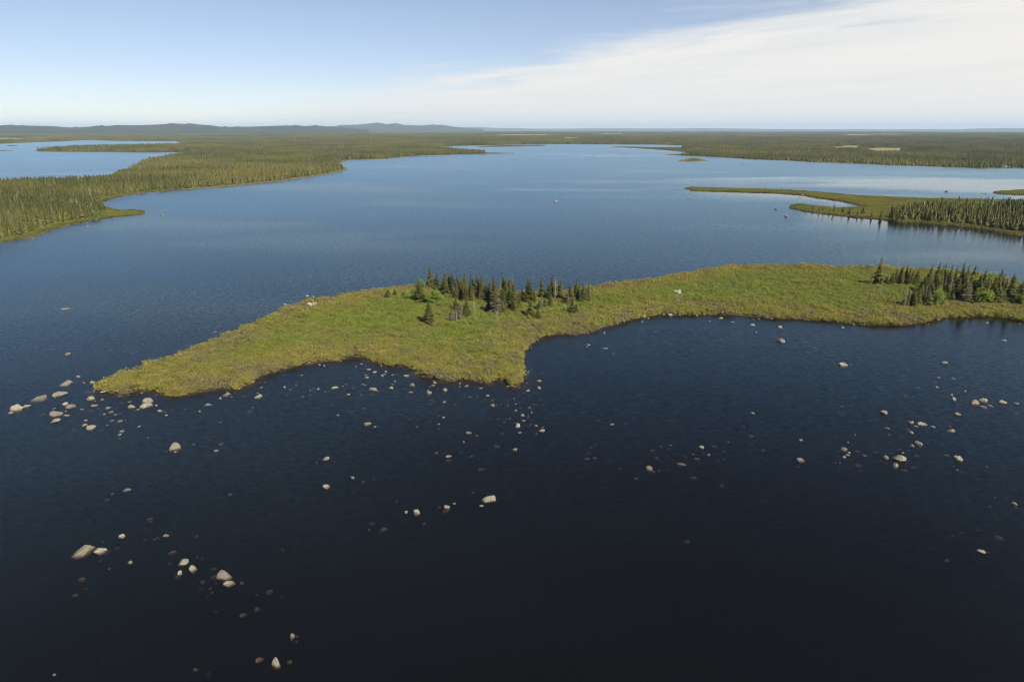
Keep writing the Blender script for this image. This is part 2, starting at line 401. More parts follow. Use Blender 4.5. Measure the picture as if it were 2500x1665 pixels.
# ------------------------------------------------------------------ lake water
def build_water():
    na, nr = 260, 260
    an = np.linspace(-math.radians(60), math.radians(60), na)
    ra = np.geomspace(24.0, 44000.0, nr)
    r2, a2 = np.meshgrid(ra, an, indexing='ij')
    x, y = (r2 * np.sin(a2)).ravel(), (r2 * np.cos(a2)).ravel()
    top = np.column_stack([x, y, np.zeros(len(x))])
    bot = top.copy(); bot[:, 2] = -6.0
    i, j = np.meshgrid(np.arange(nr - 1), np.arange(na - 1), indexing='ij')
    a = (i * na + j).ravel()
    q = np.column_stack([a, a + 1, a + na + 1, a + na])
    # bottom and walls of the water body, from the rim only
    rim = np.concatenate([np.arange(na), np.arange(1, nr) * na + na - 1, (nr - 1) * na + np.arange(na - 2, -1, -1), np.arange(nr - 2, 0, -1) * na])
    V = np.vstack([top, bot[rim], [[0, 8000, -6.0]]])
    n0, k = len(top), len(rim)
    nx = (np.arange(k) + 1) % k
    walls = np.column_stack([rim, rim[nx], n0 + nx, n0 + np.arange(k)])
    cap = np.column_stack([n0 + np.arange(k), n0 + nx, np.full(k, n0 + k)])
    me = mesh_from('lake_water', V, F=cap, quads=np.vstack([q, walls]))
    # the wind blows over the wooded spits towards the camera: still water in their lee
    P2 = np.column_stack([x, y])
    calm = np.zeros(len(x))
    def lee(px_line, reach, amt):
        line = GP(px_line)
        th = np.arctan2(line[:, 0], line[:, 1]); rl = np.hypot(line[:, 0], line[:, 1])
        rl_at = np.interp(np.arctan2(x, y), th, rl, left=0, right=0)
        d = rl_at - np.hypot(x, y)
        ta = np.arctan2(x, y); ends = smooth(ta, th[0], th[0] + .03) * smooth(-ta, -th[-1], -th[-1] + .03)
        amt = amt * ends
        return np.where((rl_at > 0) & (d > -reach * 0.25), np.exp(-np.maximum(d, 0) / reach) * amt, 0)
    c = [lee([(1655,460),(1790,469),(1963,477),(2040,488),(2110,505)], 48, 1.0), lee([(1925,510),(2020,523),(2143,534.6),(2250,544),(2383,556),(2500,576),(2700,610)], 62, 0.92),
         lee([(2050,786),(2201,793.5),(2313,773),(2436,774),(2600,790)], 19, 0.8), lee([(1480,795),(1600,768),(1783,768),(1948,778),(2100,790)], 5, 0.55),
         lee([(640,915),(776,884),(861,870),(1000,894),(1100,930)], 5, 0.45),
         lee([(0,591),(162,551.5),(350,524.5)], 12, 0.55), lee([(271,486.6),(433,465),(577,454),(722,438),(845,418)], 16, 0.5),
         lee([(2420,474),(2500,476),(2600,478)], 60, 0.95), lee([(1480,361),(1602,366.5),(1672,372)], 70, 0.9), lee([(1610,378),(1700,382),(1760,385)], 50, 0.5),
         lee([(860,391),(968,386),(1125,378),(1255,376)], 30, 0.3)]
    for q_ in c: calm = np.maximum(calm, q_)
    # broad slicks where the wind is light
    def slick(px0, py0, ax_, ay_, amt):
        gx, gy = G(px0, py0)
        d = np.hypot((x - gx) / ax_, (y - gy) / ay_) + (fbm(x / 160, y / 60, 44, 4) - .5) * 1.3
        return amt * (1 - smooth(d, .35, 1.15))
    for q_ in (slick(2330, 452, 420, 150, .55), slick(1850, 445, 330, 90, .42), slick(1350, 462, 150, 26, .35), slick(2330, 625, 70, 22, .40), slick(250, 425, 300, 140, .35), slick(1450, 380, 420, 160, .25), slick(760, 520, 160, 50, .22)):
        calm = np.maximum(calm, q_)
    calm = np.concatenate([calm, np.zeros(k + 1)])
    attr(me, 'calm', calm)
    m, t = material('lake_water')
    p = t.n('ShaderNodeNewGeometry').outputs['Position']
    X, Y, Z = t.sep(p)
    th = math.radians(68)                                            # the way the waves travel
    wx, wy = math.cos(th), math.sin(th)
    u = t.m('ADD', t.m('MULTIPLY', X, wx), t.m('MULTIPLY', Y, wy))
    v_ = t.m('ADD', t.m('MULTIPLY', X, -wy), t.m('MULTIPLY', Y, wx))
    w1 = t.noise(t.xyz(t.m('MULTIPLY', u, 2.4), t.m('MULTIPLY', v_, 0.62), 0.0), 1.0, 2.0, 0.55, '2D')
    w2 = t.noise(t.xyz(t.m('MULTIPLY', u, 0.95), t.m('MULTIPLY', v_, 0.3), 5.0), 1.0, 2.0, 0.5, '2D')
    chop = t.v('SUBTRACT', t.noise(t.xyz(X, Y, 0.0), 3.4, 2.0, 0.6, '2D', True), (0.5, 0.5, 0.5))
    cx, cy, _ = t.sep(chop)
    s_u = t.m('ADD', t.m('MULTIPLY', t.m('SUBTRACT', w1, 0.5), 0.23), t.m('MULTIPLY', t.m('SUBTRACT', w2, 0.5), 0.10))
    gust = t.noise(t.xyz(t.m('MULTIPLY', X, 0.0035), t.m('MULTIPLY', Y, 0.0075), 0.0), 1.0, 4.0, 0.55, '2D')
    lane = t.noise(t.xyz(t.m('MULTIPLY', X, 0.0012), t.m('MULTIPLY', Y, 0.0055), 7.0), 1.0, 4.0, 0.6, '2D')
    amp = t.m('MULTIPLY', t.ramp(gust, 0.30, 0.72, 0.72, 1.18), t.ramp(lane, 0.38, 0.60, 0.86, 1.04))
    amp = t.m('MULTIPLY', amp, t.m('SUBTRACT', 1.0, t.attr('calm')))
    sx = t.m('ADD', t.m('MULTIPLY', s_u, wx), t.m('MULTIPLY', cx, 0.115))
    sy = t.m('ADD', t.m('MULTIPLY', s_u, wy), t.m('MULTIPLY', cy, 0.115))
    nrm = t.v('NORMALIZE', t.xyz(t.m('MULTIPLY', sx, amp), t.m('MULTIPLY', sy, amp), 1.0))
    # mean reflectance of a ruffled surface: rougher water reflects less at a glancing angle
    calm_ = t.attr('calm')
    sig = t.m('MULTIPLY', amp, 0.078)
    inc = t.n('ShaderNodeNewGeometry').outputs['Incoming']
    cosv = t.m('ABSOLUTE', t.v('DOT_PRODUCT', inc, nrm), clamp=True)
    ex = t.m('MULTIPLY', t.m('POWER', 2.71828, t.m('MULTIPLY', sig, -2.69)), 6.0)
    den = t.m('ADD', 1.0, t.m('MULTIPLY', t.m('POWER', sig, 1.5), 4.0))
    refl = t.m('ADD', 0.02, t.m('DIVIDE', t.m('MULTIPLY', t.m('POWER', t.m('SUBTRACT', 1.0, cosv), ex), 0.98), den), clamp=True)
    gl = t.n('ShaderNodeBsdfGlossy'); t.put(gl.inputs['Roughness'], t.m('ADD', 0.05, t.m('MULTIPLY', amp, 0.34)))
    t.put(gl.inputs['Color'], t.mix(t.ramp(calm_, 0.15, 0.8), (0.68, 0.92, 1.0), (0.95, 0.98, 1.0))); t.put(gl.inputs['Normal'], nrm)  # bluer reflection of higher sky painted into the gloss colour; calm water nearly white
    tp = t.n('ShaderNodeBsdfTransparent')
    df = t.n('ShaderNodeBsdfDiffuse'); df.inputs[0].default_value = (0.070, 0.044, 0.022, 1)        # a little peat in suspension
    body = t.n('ShaderNodeMixShader'); body.inputs[0].default_value = 0.028
    t.put(body.inputs[1], tp.outputs[0]); t.put(body.inputs[2], df.outputs[0])
    mx_ = t.n('ShaderNodeMixShader')
    t.put(mx_.inputs[0], refl); t.put(mx_.inputs[1], body.outputs[0]); t.put(mx_.inputs[2], gl.outputs[0])
    ab = t.n('ShaderNodeVolumeAbsorption')
    ab.inputs['Color'].default_value = (0.55, 0.45, 0.30, 1); ab.inputs['Density'].default_value = 3.2       # peat-brown
    finish(t, mx_.outputs[0], ab.outputs[0])
    tag(obj('lake_water', me, m), 'dark peaty lake water ruffled by light wind', kind='structure')
build_water()

# ------------------------------------------------------------------ hills on the horizon
def hill_material():
    m, t = material('hill_forest')
    p = t.n('ShaderNodeNewGeometry').outputs['Position']
    a = t.noise(p, 0.0022, 6.0, 0.65); b = t.noise(p, 0.02, 4.0, 0.7)
    col = t.mix(t.ramp(a, 0.38, 0.64), (0.022, 0.030, 0.018), (0.044, 0.047, 0.026))
    col = t.mix(t.m('MULTIPLY', b, 0.35), col, (0.06, 0.06, 0.036))
    finish(t, principled(t, col, 0.95, 0.05).outputs[0])
    return m
MAT_HILL = hill_material()
def ridge(sky_line, d_base, d_crest, d_back, seed, label):
    px = np.linspace(sky_line[0][0], sky_line[-1][0], 420)
    py = np.interp(px, [s[0] for s in sky_line], [s[1] for s in sky_line])
    xc = (px - 1250) / FOC
    az = np.arctan2(xc, CP + (832.5 - 316) / FOC * SP)
    ker = np.hanning(9); ker /= ker.sum()
    py = np.convolve(np.pad(py, 4, mode='edge'), ker, 'valid')
    rows = []
    prof = [(0.0, 0.0), (0.15, 0.06), (0.3, 0.18), (0.45, 0.36), (0.6, 0.56), (0.72, 0.74), (0.84, 0.9), (0.93, 0.975), (1.0, 1.0), (1.25, 0.8), (1.8, 0.0)]
    for s, hfrac in prof:
        D = d_base + (d_crest - d_base) * s if s <= 1 else d_crest + (d_back - d_crest) * (s - 1) / 0.8
        yc = (832.5 - py) / FOC
        elev = np.arctan2(-SP + yc * CP, np.hypot(CP + yc * SP, xc))
        zt = CAM_H + d_crest * np.tan(elev) + 2.0
        h = np.maximum(zt, 4.0) * hfrac
        wob = (fbm(px / 26 + s * 2, np.full_like(px, s * 7), seed, 4) - 0.5)
        h = h * (1 + (0.5 * wob if 0 < s < 0.95 else 0)) + 1.0
        dd = D * (1 + 0.05 * wob * (1 if 0 < s < 0.95 else 0))
        rows.append(np.column_stack([np.sin(az) * dd, np.cos(az) * dd, h - (3 if hfrac == 0 else 0)]))
    V = np.vstack(rows); n = len(px)
    i, j = np.meshgrid(np.arange(len(prof) - 1), np.arange(n - 1), indexing='ij')
    a = (i * n + j).ravel()
    me = mesh_from('hills', V, quads=np.column_stack([a, a + 1, a + n + 1, a + n]), smooth_=True)
    tag(obj('hills', me, MAT_HILL), label, kind='structure')
ridge([(-500,309),(-200,305),(0,307.5),(47,307.5),(126,309),(177,313),(253,308.6),(325,307.5),(397,305),(429,303),(469,304),(520,307.5),(541,311),(614,310.4),(668,308.6),(704,307.5),(736,308.6),(776,309.3),(830,313),(900,317)], 7000, 9800, 12000, 3, 'long low wooded ridge')
ridge([(700,316),(760,311),(800,309.4),(850,307.5),(892,303.6),(912,301.6),(926,300.6),(945,304.4),(964,303.3),(991,306.3),(1029,307.5),(1075,306.3),(1085,308.2),(1129,312.8),(1180,316)], 12500, 15500, 18000, 4, 'blue knobbly hill')
ridge([(1060,314),(1129,311),(1167,311),(1197,313),(1236,313.6),(1297,315),(1400,315),(1480,313.6),(1560,314.6),(1640,314.8),(1720,314),(1800,314.6),(1900,316),(2000,316.6),(2085,316),(2170,316.6),(2255,316),(2331,316.8),(2382,314.9),(2467,313.8),(2500,314.2),(2700,312),(3000,315)], 23000, 27000, 31000, 5, 'faint blue hills along the horizon')

# ------------------------------------------------------------------ plant shapes
def tube(p0, p1, r0, r1, n=5):
    p0, p1 = np.array(p0, float), np.array(p1, float)
    d = p1 - p0; d /= np.linalg.norm(d)
    a = np.cross(d, (0, 0, 1) if abs(d[2]) < 0.9 else (1, 0, 0)); a /= np.linalg.norm(a); b = np.cross(d, a)
    th = np.arange(n) * 2 * math.pi / n
    ring = np.outer(np.cos(th), a) + np.outer(np.sin(th), b)
    V = np.vstack([p0 + ring * r0, p1 + ring * r1])
    k = np.arange(n); k2 = (k + 1) % n
    F = np.vstack([np.column_stack([k, k2, n + k2]), np.column_stack([k, n + k2, n + k])])
    return V, F
class Acc:
    def __init__(s): s.V, s.F, s.n = [], [], 0
    def add(s, V, F):
        s.V.append(np.asarray(V, float)); s.F.append(np.asarray(F, int) + s.n); s.n += len(V)
    def mesh(s, name): return mesh_from(name, np.vstack(s.V), F=np.vstack(s.F))
def frond(base, ang, L, droop, wd, rng):
    """a drooping spray of needles: a folded, ragged blade"""
    ca, sa = math.cos(ang), math.sin(ang)
    f = lambda r, s, z: (base[0] + ca * r - sa * s, base[1] + sa * r + ca * s, base[2] + z)
    j = lambda: rng.uniform(0.8, 1.2)
    V = [f(0, 0, 0.02), f(L * 0.45, wd * j(), -droop * 0.45 - 0.06), f(L * 0.5, 0, -droop * 0.3), f(L * 0.45, -wd * j(), -droop * 0.45 - 0.06),
         f(L, wd * 0.45 * j(), -droop - 0.05), f(L * j(), 0, -droop * 0.85), f(L * 0.95, -wd * 0.45 * j(), -droop - 0.05)]
    F = [(0, 2, 1), (0, 3, 2), (1, 2, 4), (2, 5, 4), (2, 3, 6), (2, 6, 5)]
    return V, F
def spruce_mesh(seed, H=10.0, rmax=1.35, thin=0.0, lean=0.0):
    """crown and trunk of a boreal spruce, unit height H, narrow spire with a ragged outline"""
    rng = random.Random(seed)
    crown = Acc()
    z = H * (0.05 + 0.10 * thin)
    while z < H * 0.985:
        f = z / H
        r = rmax * (1 - f) ** 0.72 * (0.55 + 0.45 * min(1, f / 0.16)) * rng.uniform(0.72, 1.18)
        if 0.86 < f < 0.95: r = max(r, 0.24) * rng.uniform(0.7, 1.3)            # the tufted top of a black spruce
        k = max(4, int(5 + 5 * r / rmax + 0.5))
        off = rng.uniform(0, 6.28)
        for q in range(k):
            if rng.random() < thin * 0.55: continue
            L = max(0.18, r * rng.uniform(0.65, 1.22))
            crown.add(*frond((lean * f * f, 0, z + rng.uniform(-0.1, 0.1)), off + q * 6.283 / k + rng.uniform(-0.3, 0.3), L, L * rng.uniform(0.28, 0.6), 0.16 + L * 0.26, rng))
        z += H * 0.031 * rng.uniform(0.8, 1.2) * (1 + 0.3 * thin)
    crown.add(*tube((lean * 0.93, 0, H * 0.95), (lean, 0, H * 1.02), 0.06, 0.01, 4))
    trunk = Acc()
    prev = (0, 0, -0.3)
    for s in (0.33, 0.66, 0.97):
        cur = (lean * s * s, 0, H * s)
        trunk.add(*tube(prev, cur, 0.17 * (1 - max(prev[2], 0) / H) + 0.02, 0.17 * (1 - s) + 0.02, 6)); prev = cur
    return crown, trunk
def snag_mesh(seed, H=8.0, stubs=60):
    rng = random.Random(seed)
    tr, br = Acc(), Acc()
    dx_, dy_ = rng.uniform(-.3, .3), rng.uniform(-.3, .3)
    prev = (0, 0, -0.3)
    for s in (0.3, 0.6, 1.0):
        cur = (dx_ * s, dy_ * s, H * s)
        tr.add(*tube(prev, cur, 0.11 * (1 - max(prev[2], 0) / H) + 0.02, 0.11 * (1 - s) + 0.02, 5)); prev = cur
    for _ in range(stubs):
        s = rng.uniform(0.12, 0.97); z = H * s; a = rng.uniform(0, 6.28)
        L = (1.0 - s) ** 0.6 * rng.uniform(0.5, 1.35) * 0.95 + 0.12
        b = (dx_ * s, dy_ * s, z); e = (b[0] + math.cos(a) * L, b[1] + math.sin(a) * L, z - L * rng.uniform(0.1, 0.6))
        br.add(*tube(b, e, 0.045, 0.02, 3))
        for _k in range(4):                                              # dead twigs
            w_ = rng.uniform(0.35, 0.95); a2 = a + rng.choice((-1, 1)) * rng.uniform(0.5, 1.1); l2 = L * 0.42
            p = tuple(b[i] + (e[i] - b[i]) * w_ for i in range(3))
            br.add([p, (p[0] + math.cos(a2) * l2, p[1] + math.sin(a2) * l2, p[2] - l2 * 0.5), (p[0] + math.cos(a2 + .2) * l2 * .7, p[1] + math.sin(a2 + .2) * l2 * .7, p[2] - l2 * 0.1)], [(0, 1, 2)])
    return tr, br
def leaf_cloud(acc, centre, rad, n, size, rng, flat=1.0):
    for _ in range(n):
        d = np.array([rng.gauss(0, 1), rng.gauss(0, 1), rng.gauss(0, 1)]); d /= np.linalg.norm(d) + 1e-9
        p = np.array(centre) + d * np.array(rad) * rng.uniform(0.55, 1.05)
        u = np.array([rng.gauss(0, 1), rng.gauss(0, 1), rng.gauss(0, 0.6)]); u /= np.linalg.norm(u)
        n_ = d * 0.5 + np.array([0, 0, 0.95]) + np.array([rng.gauss(0, .38), rng.gauss(0, .38), rng.gauss(0, .38)])
        v = np.cross(n_, u); v /= np.linalg.norm(v) + 1e-9
        s = size * rng.uniform(0.6, 1.3)
        acc.add([p - u * s, p + v * s * 0.6, p + u * s, p - v * s * 0.6], [(0, 1, 2), (0, 2, 3)])
def birch_mesh(seed, H=7.0, rw=1.8):
    rng = random.Random(seed)
    crown, trunk = Acc(), Acc()
    tips = []
    for k in range(7):
        a = rng.uniform(0, 6.28); z0 = H * rng.uniform(0.05, 0.4); L = rw * rng.uniform(0.45, 0.9)
        e = (math.cos(a) * L, math.sin(a) * L, z0 + H * rng.uniform(0.15, 0.4))
        trunk.add(*tube((0, 0, z0), e, 0.05, 0.02, 4)); tips.append(e)
    trunk.add(*tube((0, 0, -0.2), (0.15, 0.1, H * 0.85), 0.13, 0.03, 6))
    tips += [(rng.uniform(-.4, .4) * rw, rng.uniform(-.4, .4) * rw, H * rng.uniform(0.3, 0.9)) for _ in range(9)]
    for e in tips:
        s = rng.uniform(0.35, 0.62) * rw
        leaf_cloud(crown, e, (s, s, s * 1.3), 70, 0.21, rng)
    return crown, trunk
def shrub_mesh(seed, n=150, rad=0.9, hz=1.0, leaf=0.13):
    rng = random.Random(seed)
    a = Acc()
    for k in range(5):
        c = (rng.uniform(-.5, .5) * rad, rng.uniform(-.5, .5) * rad, hz * rng.uniform(0.3, 0.7))
        leaf_cloud(a, c, (rad * .5, rad * .5, hz * .38), n // 5, leaf, rng)
    for k in range(9):
        an = rng.uniform(0, 6.28); L = rad * rng.uniform(.4, 1.0)
        a.add(*tube((0, 0, 0), (math.cos(an) * L, math.sin(an) * L, hz * rng.uniform(.6, 1.1)), 0.02, 0.008, 3))
    return a.mesh('shrub_leaves')
def tuft_mesh(seed, n=42, rad=0.6, hz=0.6):
    rng = random.Random(seed); a = Acc()
    for _ in range(n):
        x, y = rng.uniform(-rad, rad), rng.uniform(-rad, rad); an = rng.uniform(0, 6.28); h = hz * rng.uniform(.5, 1.2); lx, ly = rng.uniform(-.3, .3) * hz, rng.uniform(-.3, .3) * hz
        a.add([(x - math.cos(an) * .05, y - math.sin(an) * .05, 0), (x + math.cos(an) * .05, y + math.sin(an) * .05, 0), (x + lx, y + ly, h)], [(0, 1, 2)])
    return a.mesh('sedge_blades')
def simple_spruce(acc, x, y, H, r, rng, n=6, tiers=3):
    """a far tree: stacked ragged skirts"""
    for k in range(tiers):
        z0, z1 = H * (0.06 + 0.80 * k / tiers), H * min(1.0, 0.06 + 0.80 * (k + 1.75) / tiers)
        rk = r * (1 - 0.78 * k / tiers)
        off = rng.uniform(0, 6.28)
        pts = [(x + math.cos(off + i * 6.283 / n) * rk * rng.uniform(.65, 1.25), y + math.sin(off + i * 6.283 / n) * rk * rng.uniform(.65, 1.25), z0 + rng.uniform(-.05, .06) * H) for i in range(n)]
        acc.add(pts + [(x + rng.uniform(-.1, .1), y + rng.uniform(-.1, .1), z1)], [(i, (i + 1) % n, n) for i in range(n)])

# ------------------------------------------------------------------ scattering of uncountable things (one object each, with geometry nodes)
def scatter(name, P, idx, rotz, scale, tint, rnd, meshes, mat, label):
    coll = bpy.data.collections.new(name + '_kinds')
    for k, me in enumerate(meshes):
        o = obj('%s_kind_%02d' % (name, k), me, mat, link=False)
        coll.objects.link(o)
    me = mesh_from(name, P)
    attr(me, 'pick', idx.astype(np.int32), 'INT')
    rv = np.zeros((len(P), 3), np.float32); rv[:, 2] = rotz
    attr(me, 'rot', rv, 'FLOAT_VECTOR')
    attr(me, 'size', np.asarray(scale, np.float32), 'FLOAT_VECTOR')
    attr(me, 'tint', np.column_stack([tint, np.ones(len(P))]).astype(np.float32), 'FLOAT_COLOR')
    attr(me, 'rnd', rnd)
    o = obj(name, me)
    ng = bpy.data.node_groups.new(name, 'GeometryNodeTree')
    ng.interface.new_socket('Geometry', in_out='INPUT', socket_type='NodeSocketGeometry')
    ng.interface.new_socket('Geometry', in_out='OUTPUT', socket_type='NodeSocketGeometry')
    N, L = ng.nodes, ng.links
    gi, go = N.new('NodeGroupInput'), N.new('NodeGroupOutput')
    ci = N.new('GeometryNodeCollectionInfo'); ci.inputs['Collection'].default_value = coll
    ci.inputs['Separate Children'].default_value = True; ci.inputs['Reset Children'].default_value = True
    ip = N.new('GeometryNodeInstanceOnPoints'); ip.inputs['Pick Instance'].default_value = True
    def na(nm, ty):
        n = N.new('GeometryNodeInputNamedAttribute'); n.data_type = ty; n.inputs['Name'].default_value = nm; return n.outputs['Attribute']
    e2r = N.new('FunctionNodeEulerToRotation')
    L.new(na('rot', 'FLOAT_VECTOR'), e2r.inputs[0])
    L.new(gi.outputs[0], ip.inputs['Points']); L.new(ci.outputs[0], ip.inputs['Instance'])
    L.new(na('pick', 'INT'), ip.inputs['Instance Index']); L.new(e2r.outputs[0], ip.inputs['Rotation']); L.new(na('size', 'FLOAT_VECTOR'), ip.inputs['Scale'])
    L.new(ip.outputs[0], go.inputs[0])
    md = o.modifiers.new('scatter', 'NODES'); md.node_group = ng
    tag(o, label, kind='stuff')
    return o
def jitter_grid(x0, x1, y0, y1, step, rng, amt=0.9):
    gx, gy = np.meshgrid(np.arange(x0, x1, step), np.arange(y0, y1, step))
    gx = gx.ravel() + (rng.random(gx.size) - .5) * step * amt
    gy = gy.ravel() + (rng.random(gy.size) - .5) * step * amt
    return gx, gy
def lerp3(a, b, f): return np.asarray(a)[None] * (1 - f[:, None]) + np.asarray(b)[None] * f[:, None]

# willow and alder scrub of the near peninsula
x, y = jitter_grid(NEAR[:, 0].min(), 330, NEAR[:, 1].min() - 1, NEAR[:, 1].max() + 1, 0.85, RNG)
sd = grid_sample(Sg, x, y)
k = (sd < 60) & (np.hypot(x, y) < 420) & (sd > -0.35 + RNG.random(len(x)) * 0.7); x, y, sd = x[k], y[k], sd[k]
k = np.ones(len(x), bool); x, y, sd = x[k], y[k], sd[k]
z = grid_sample(Zg, x, y) - 0.05
patch = fbm(x / 9, y / 9, 31, 4); grey = fbm(x / 6 + 40, y / 6, 47, 4)
green = smooth(sd, 5, 22) * 0.9 + (patch - 0.5) * 1.6
tint = lerp3((0.236, 0.212, 0.058), (0.180, 0.214, 0.042), np.clip(green, 0, 1))
twig = np.clip((grey - 0.50) * 7.0, 0, 1) * (0.35 + 0.65 * (1 - smooth(sd, 4, 18))) + 0.35 * (RNG.random(len(x)) < 0.10)
tint = tint * (1 - np.clip(twig, 0, 1)[:, None] * 0.62) + np.array([0.175, 0.145, 0.092])[None] * np.clip(twig, 0, 1)[:, None] * 0.62
tint *= (0.89 + 0.22 * RNG.random(len(x)))[:, None]
sc_ = (0.6 + 0.6 * RNG.random(len(x))) * (0.45 + 1.2 * fbm(x / 3.2, y / 3.2, 77, 3)) * (0.9 + 0.25 * (1 - smooth(sd, 3, 14)))
pick = np.where(RNG.random(len(x)) < np.where(sd < 2.2, .13, .035) + .16 * (fbm(x / 11, y / 11, 99, 3) > .60), RNG.integers(6, 9, len(x)), RNG.integers(0, 6, len(x)))
sc_ = np.where(pick > 5, np.clip(sc_, .55, 1.0), sc_)
for qx, qy in ((1657, 715), (754.7, 743), (768, 741), (1649, 715)):          # bare rock shows here
    gx_, gy_ = G(qx, qy, 1.0)
    sc_ = np.where(((x - gx_) / 2.2) ** 2 + ((y - gy_ + 2.0) / 4.0) ** 2 < 1, .22, sc_)
size = np.column_stack([sc_ * 1.12, sc_ * 1.12, sc_ * (0.8 + 0.5 * RNG.random(len(x)))])
scatter('willow_scrub', np.column_stack([x, y, z]), pick, RNG.random(len(x)) * 6.28, size, tint, RNG.random(len(x)),
        [shrub_mesh(100 + q, hz=0.85 + 0.1 * (q % 3)) for q in range(6)] + [shrub_mesh(120 + q, 430, 1.7, 1.75, .14) for q in range(3)], MAT_INST, 'low olive green willow scrub covering the near peninsula')
N_SCRUB = len(x)

# sedge and low brush on the far spit, the small islets and the left shore
xs, ys = jitter_grid(-480, 900, 300, 1250, 1.55, RNG)
sd = grid_sample(Sg, xs, ys)
rr_ = np.hypot(xs, ys)
PQ = np.column_stack([xs, ys])
mid_in = inside(PQ, MID) | inside(PQ, FAR_ISLE) | inside(PQ, islet_b) | inside(PQ, islet_c)
band = (sd > 0.0) & (sd < np.where(inside(PQ, LEFT_SPIT), 60, 9)) & (xs < -80) & (rr_ < 800)
k = (~inside(PQ, NEAR)) & (sd > 0.1) & (mid_in | band) & (np.abs(np.arctan2(xs, ys)) < math.radians(42))
xs, ys, sd, rr_ = xs[k], ys[k], sd[k], rr_[k]
zs = grid_sample(Zg, xs, ys) - 0.05
pt = fbm(xs / 14, ys / 14, 61, 4)
edge_ = 1 - smooth(sd, 2, 7)
tint = lerp3((0.19, 0.175, 0.048), (0.135, 0.145, 0.032), np.clip((pt - .3) * 2.4, 0, 1)) * (0.8 + .4 * RNG.random(len(xs)))[:, None]
tint = tint * (1 - .35 * edge_[:, None]) + np.array([0.075, 0.062, 0.030]) * .35 * edge_[:, None]
sc_ = (0.8 + .6 * RNG.random(len(xs))) * (0.8 + .5 * edge_)
scatter('sedge', np.column_stack([xs, ys, zs]), RNG.integers(0, 5, len(xs)), RNG.random(len(xs)) * 6.28, np.column_stack([sc_ * 1.5, sc_ * 1.5, sc_]), tint, RNG.random(len(xs)),
        [tuft_mesh(5 + q, 60, .7, .55) for q in range(3)] + [shrub_mesh(150 + q, 60, .75, .7, .14) for q in range(2)], MAT_INST, 'olive sedge and low brush along the far shores')

# ------------------------------------------------------------------ forest
def masked(P):
    no = inside(P, NEAR) | inside(P, LEFT_SPIT) | inside(P, FAR_ISLE) | inside(P, LOW_SPITS) | inside(P, LOW_SPIT_B)
    for q in (islet_a, islet_b, islet_c, islet_d, islet_e): no |= inside(P, q)
    no |= grid_sample(BOG.reshape(NR, NA).astype(float), P[:, 0], P[:, 1]) > .5
    mid = inside(P, MID)
    return no | (mid & ~inside(P, SPIT_WOOD))
def forest_points(step, r0, r1, band0, rng, half=math.radians(43)):
    rowsx, rowsy = [], []
    X1 = r1 * math.sin(half) + step
    gx, gy = jitter_grid(-X1, X1, r0 * math.cos(half) * 0.98, r1, step, rng)
    r = np.hypot(gx, gy)
    k = (r >= r0) & (r < r1) & (np.abs(np.arctan2(gx, gy)) < half)
    gx, gy = gx[k], gy[k]
    sd = grid_sample(Sg, gx, gy)
    k = sd > band0 + 3.0 * rng.random(len(gx)) + np.where(gx < 0, 2.0, 0)
    gx, gy, sd = gx[k], gy[k], sd[k]
    k = ~masked(np.column_stack([gx, gy]))
    return gx[k], gy[k], sd[k]
FR = np.random.default_rng(5)
fx, fy, fsd = forest_points(2.9, 330, 1000, 3.2, FR)
dens = fbm(fx / 45, fy / 45, 91, 4)
k = FR.random(len(fx)) < np.clip(2.5 * (dens - 0.18), .12, 1)
fx, fy, fsd = fx[k], fy[k], fsd[k]
fh = (7.4 + 3.2 * fbm(fx / 60, fy / 60, 13, 3)) * (0.66 + 0.55 * FR.random(len(fx))) * (0.72 + 0.28 * smooth(fsd, 3, 14))
show = fh / np.hypot(fx, fy)
inframe = np.abs(fx / fy) < 0.78
order = np.argsort(-(show * inframe))

# ---- single trees
SPR_L, SPR_R, SPR_S = [], [], []
for q in range(9):
    c_, t_ = spruce_mesh(300 + q, 10.0, [1.25, 1.5, 1.15, 1.7, 1.3, 1.05, 1.45, 1.6, 1.2][q], [0, .1, .25, 0, .2, .4, .1, 0, .3][q], [0, .2, -.2, .1, 0, .35, -.3, 0, .25][q])
    SPR_L.append((c_.mesh('spruce_needles'), t_.mesh('spruce_trunk')))
for q in range(5):                                             # lighter meshes for the far stands
    c_ = Acc(); rg = random.Random(q + 50)
    simple_spruce(c_, 0, 0, 10.0, [1.15, 1.4, 1.0, 1.3, .9][q], rg, 7, 7)
    simple_spruce(c_, 0, 0, 10.2, [.8, .9, .7, .9, .6][q], rg, 5, 6)
    _, t_ = spruce_mesh(900 + q)
    SPR_S.append((c_.mesh('spruce_needles'), t_.mesh('spruce_trunk')))
SNAGS = []
for q in range(5):
    a_, b_ = snag_mesh(40 + q, 10.0, [70, 45, 85, 25, 60][q]); SNAGS.append((a_.mesh('snag_trunk'), b_.mesh('snag_branches')))
BIRCH = []
for q in range(4):
    c_, t_ = birch_mesh(70 + q, 7.0, [2.0, 1.6, 2.3, 1.8][q]); BIRCH.append((c_.mesh('birch_leaves'), t_.mesh('birch_trunk')))

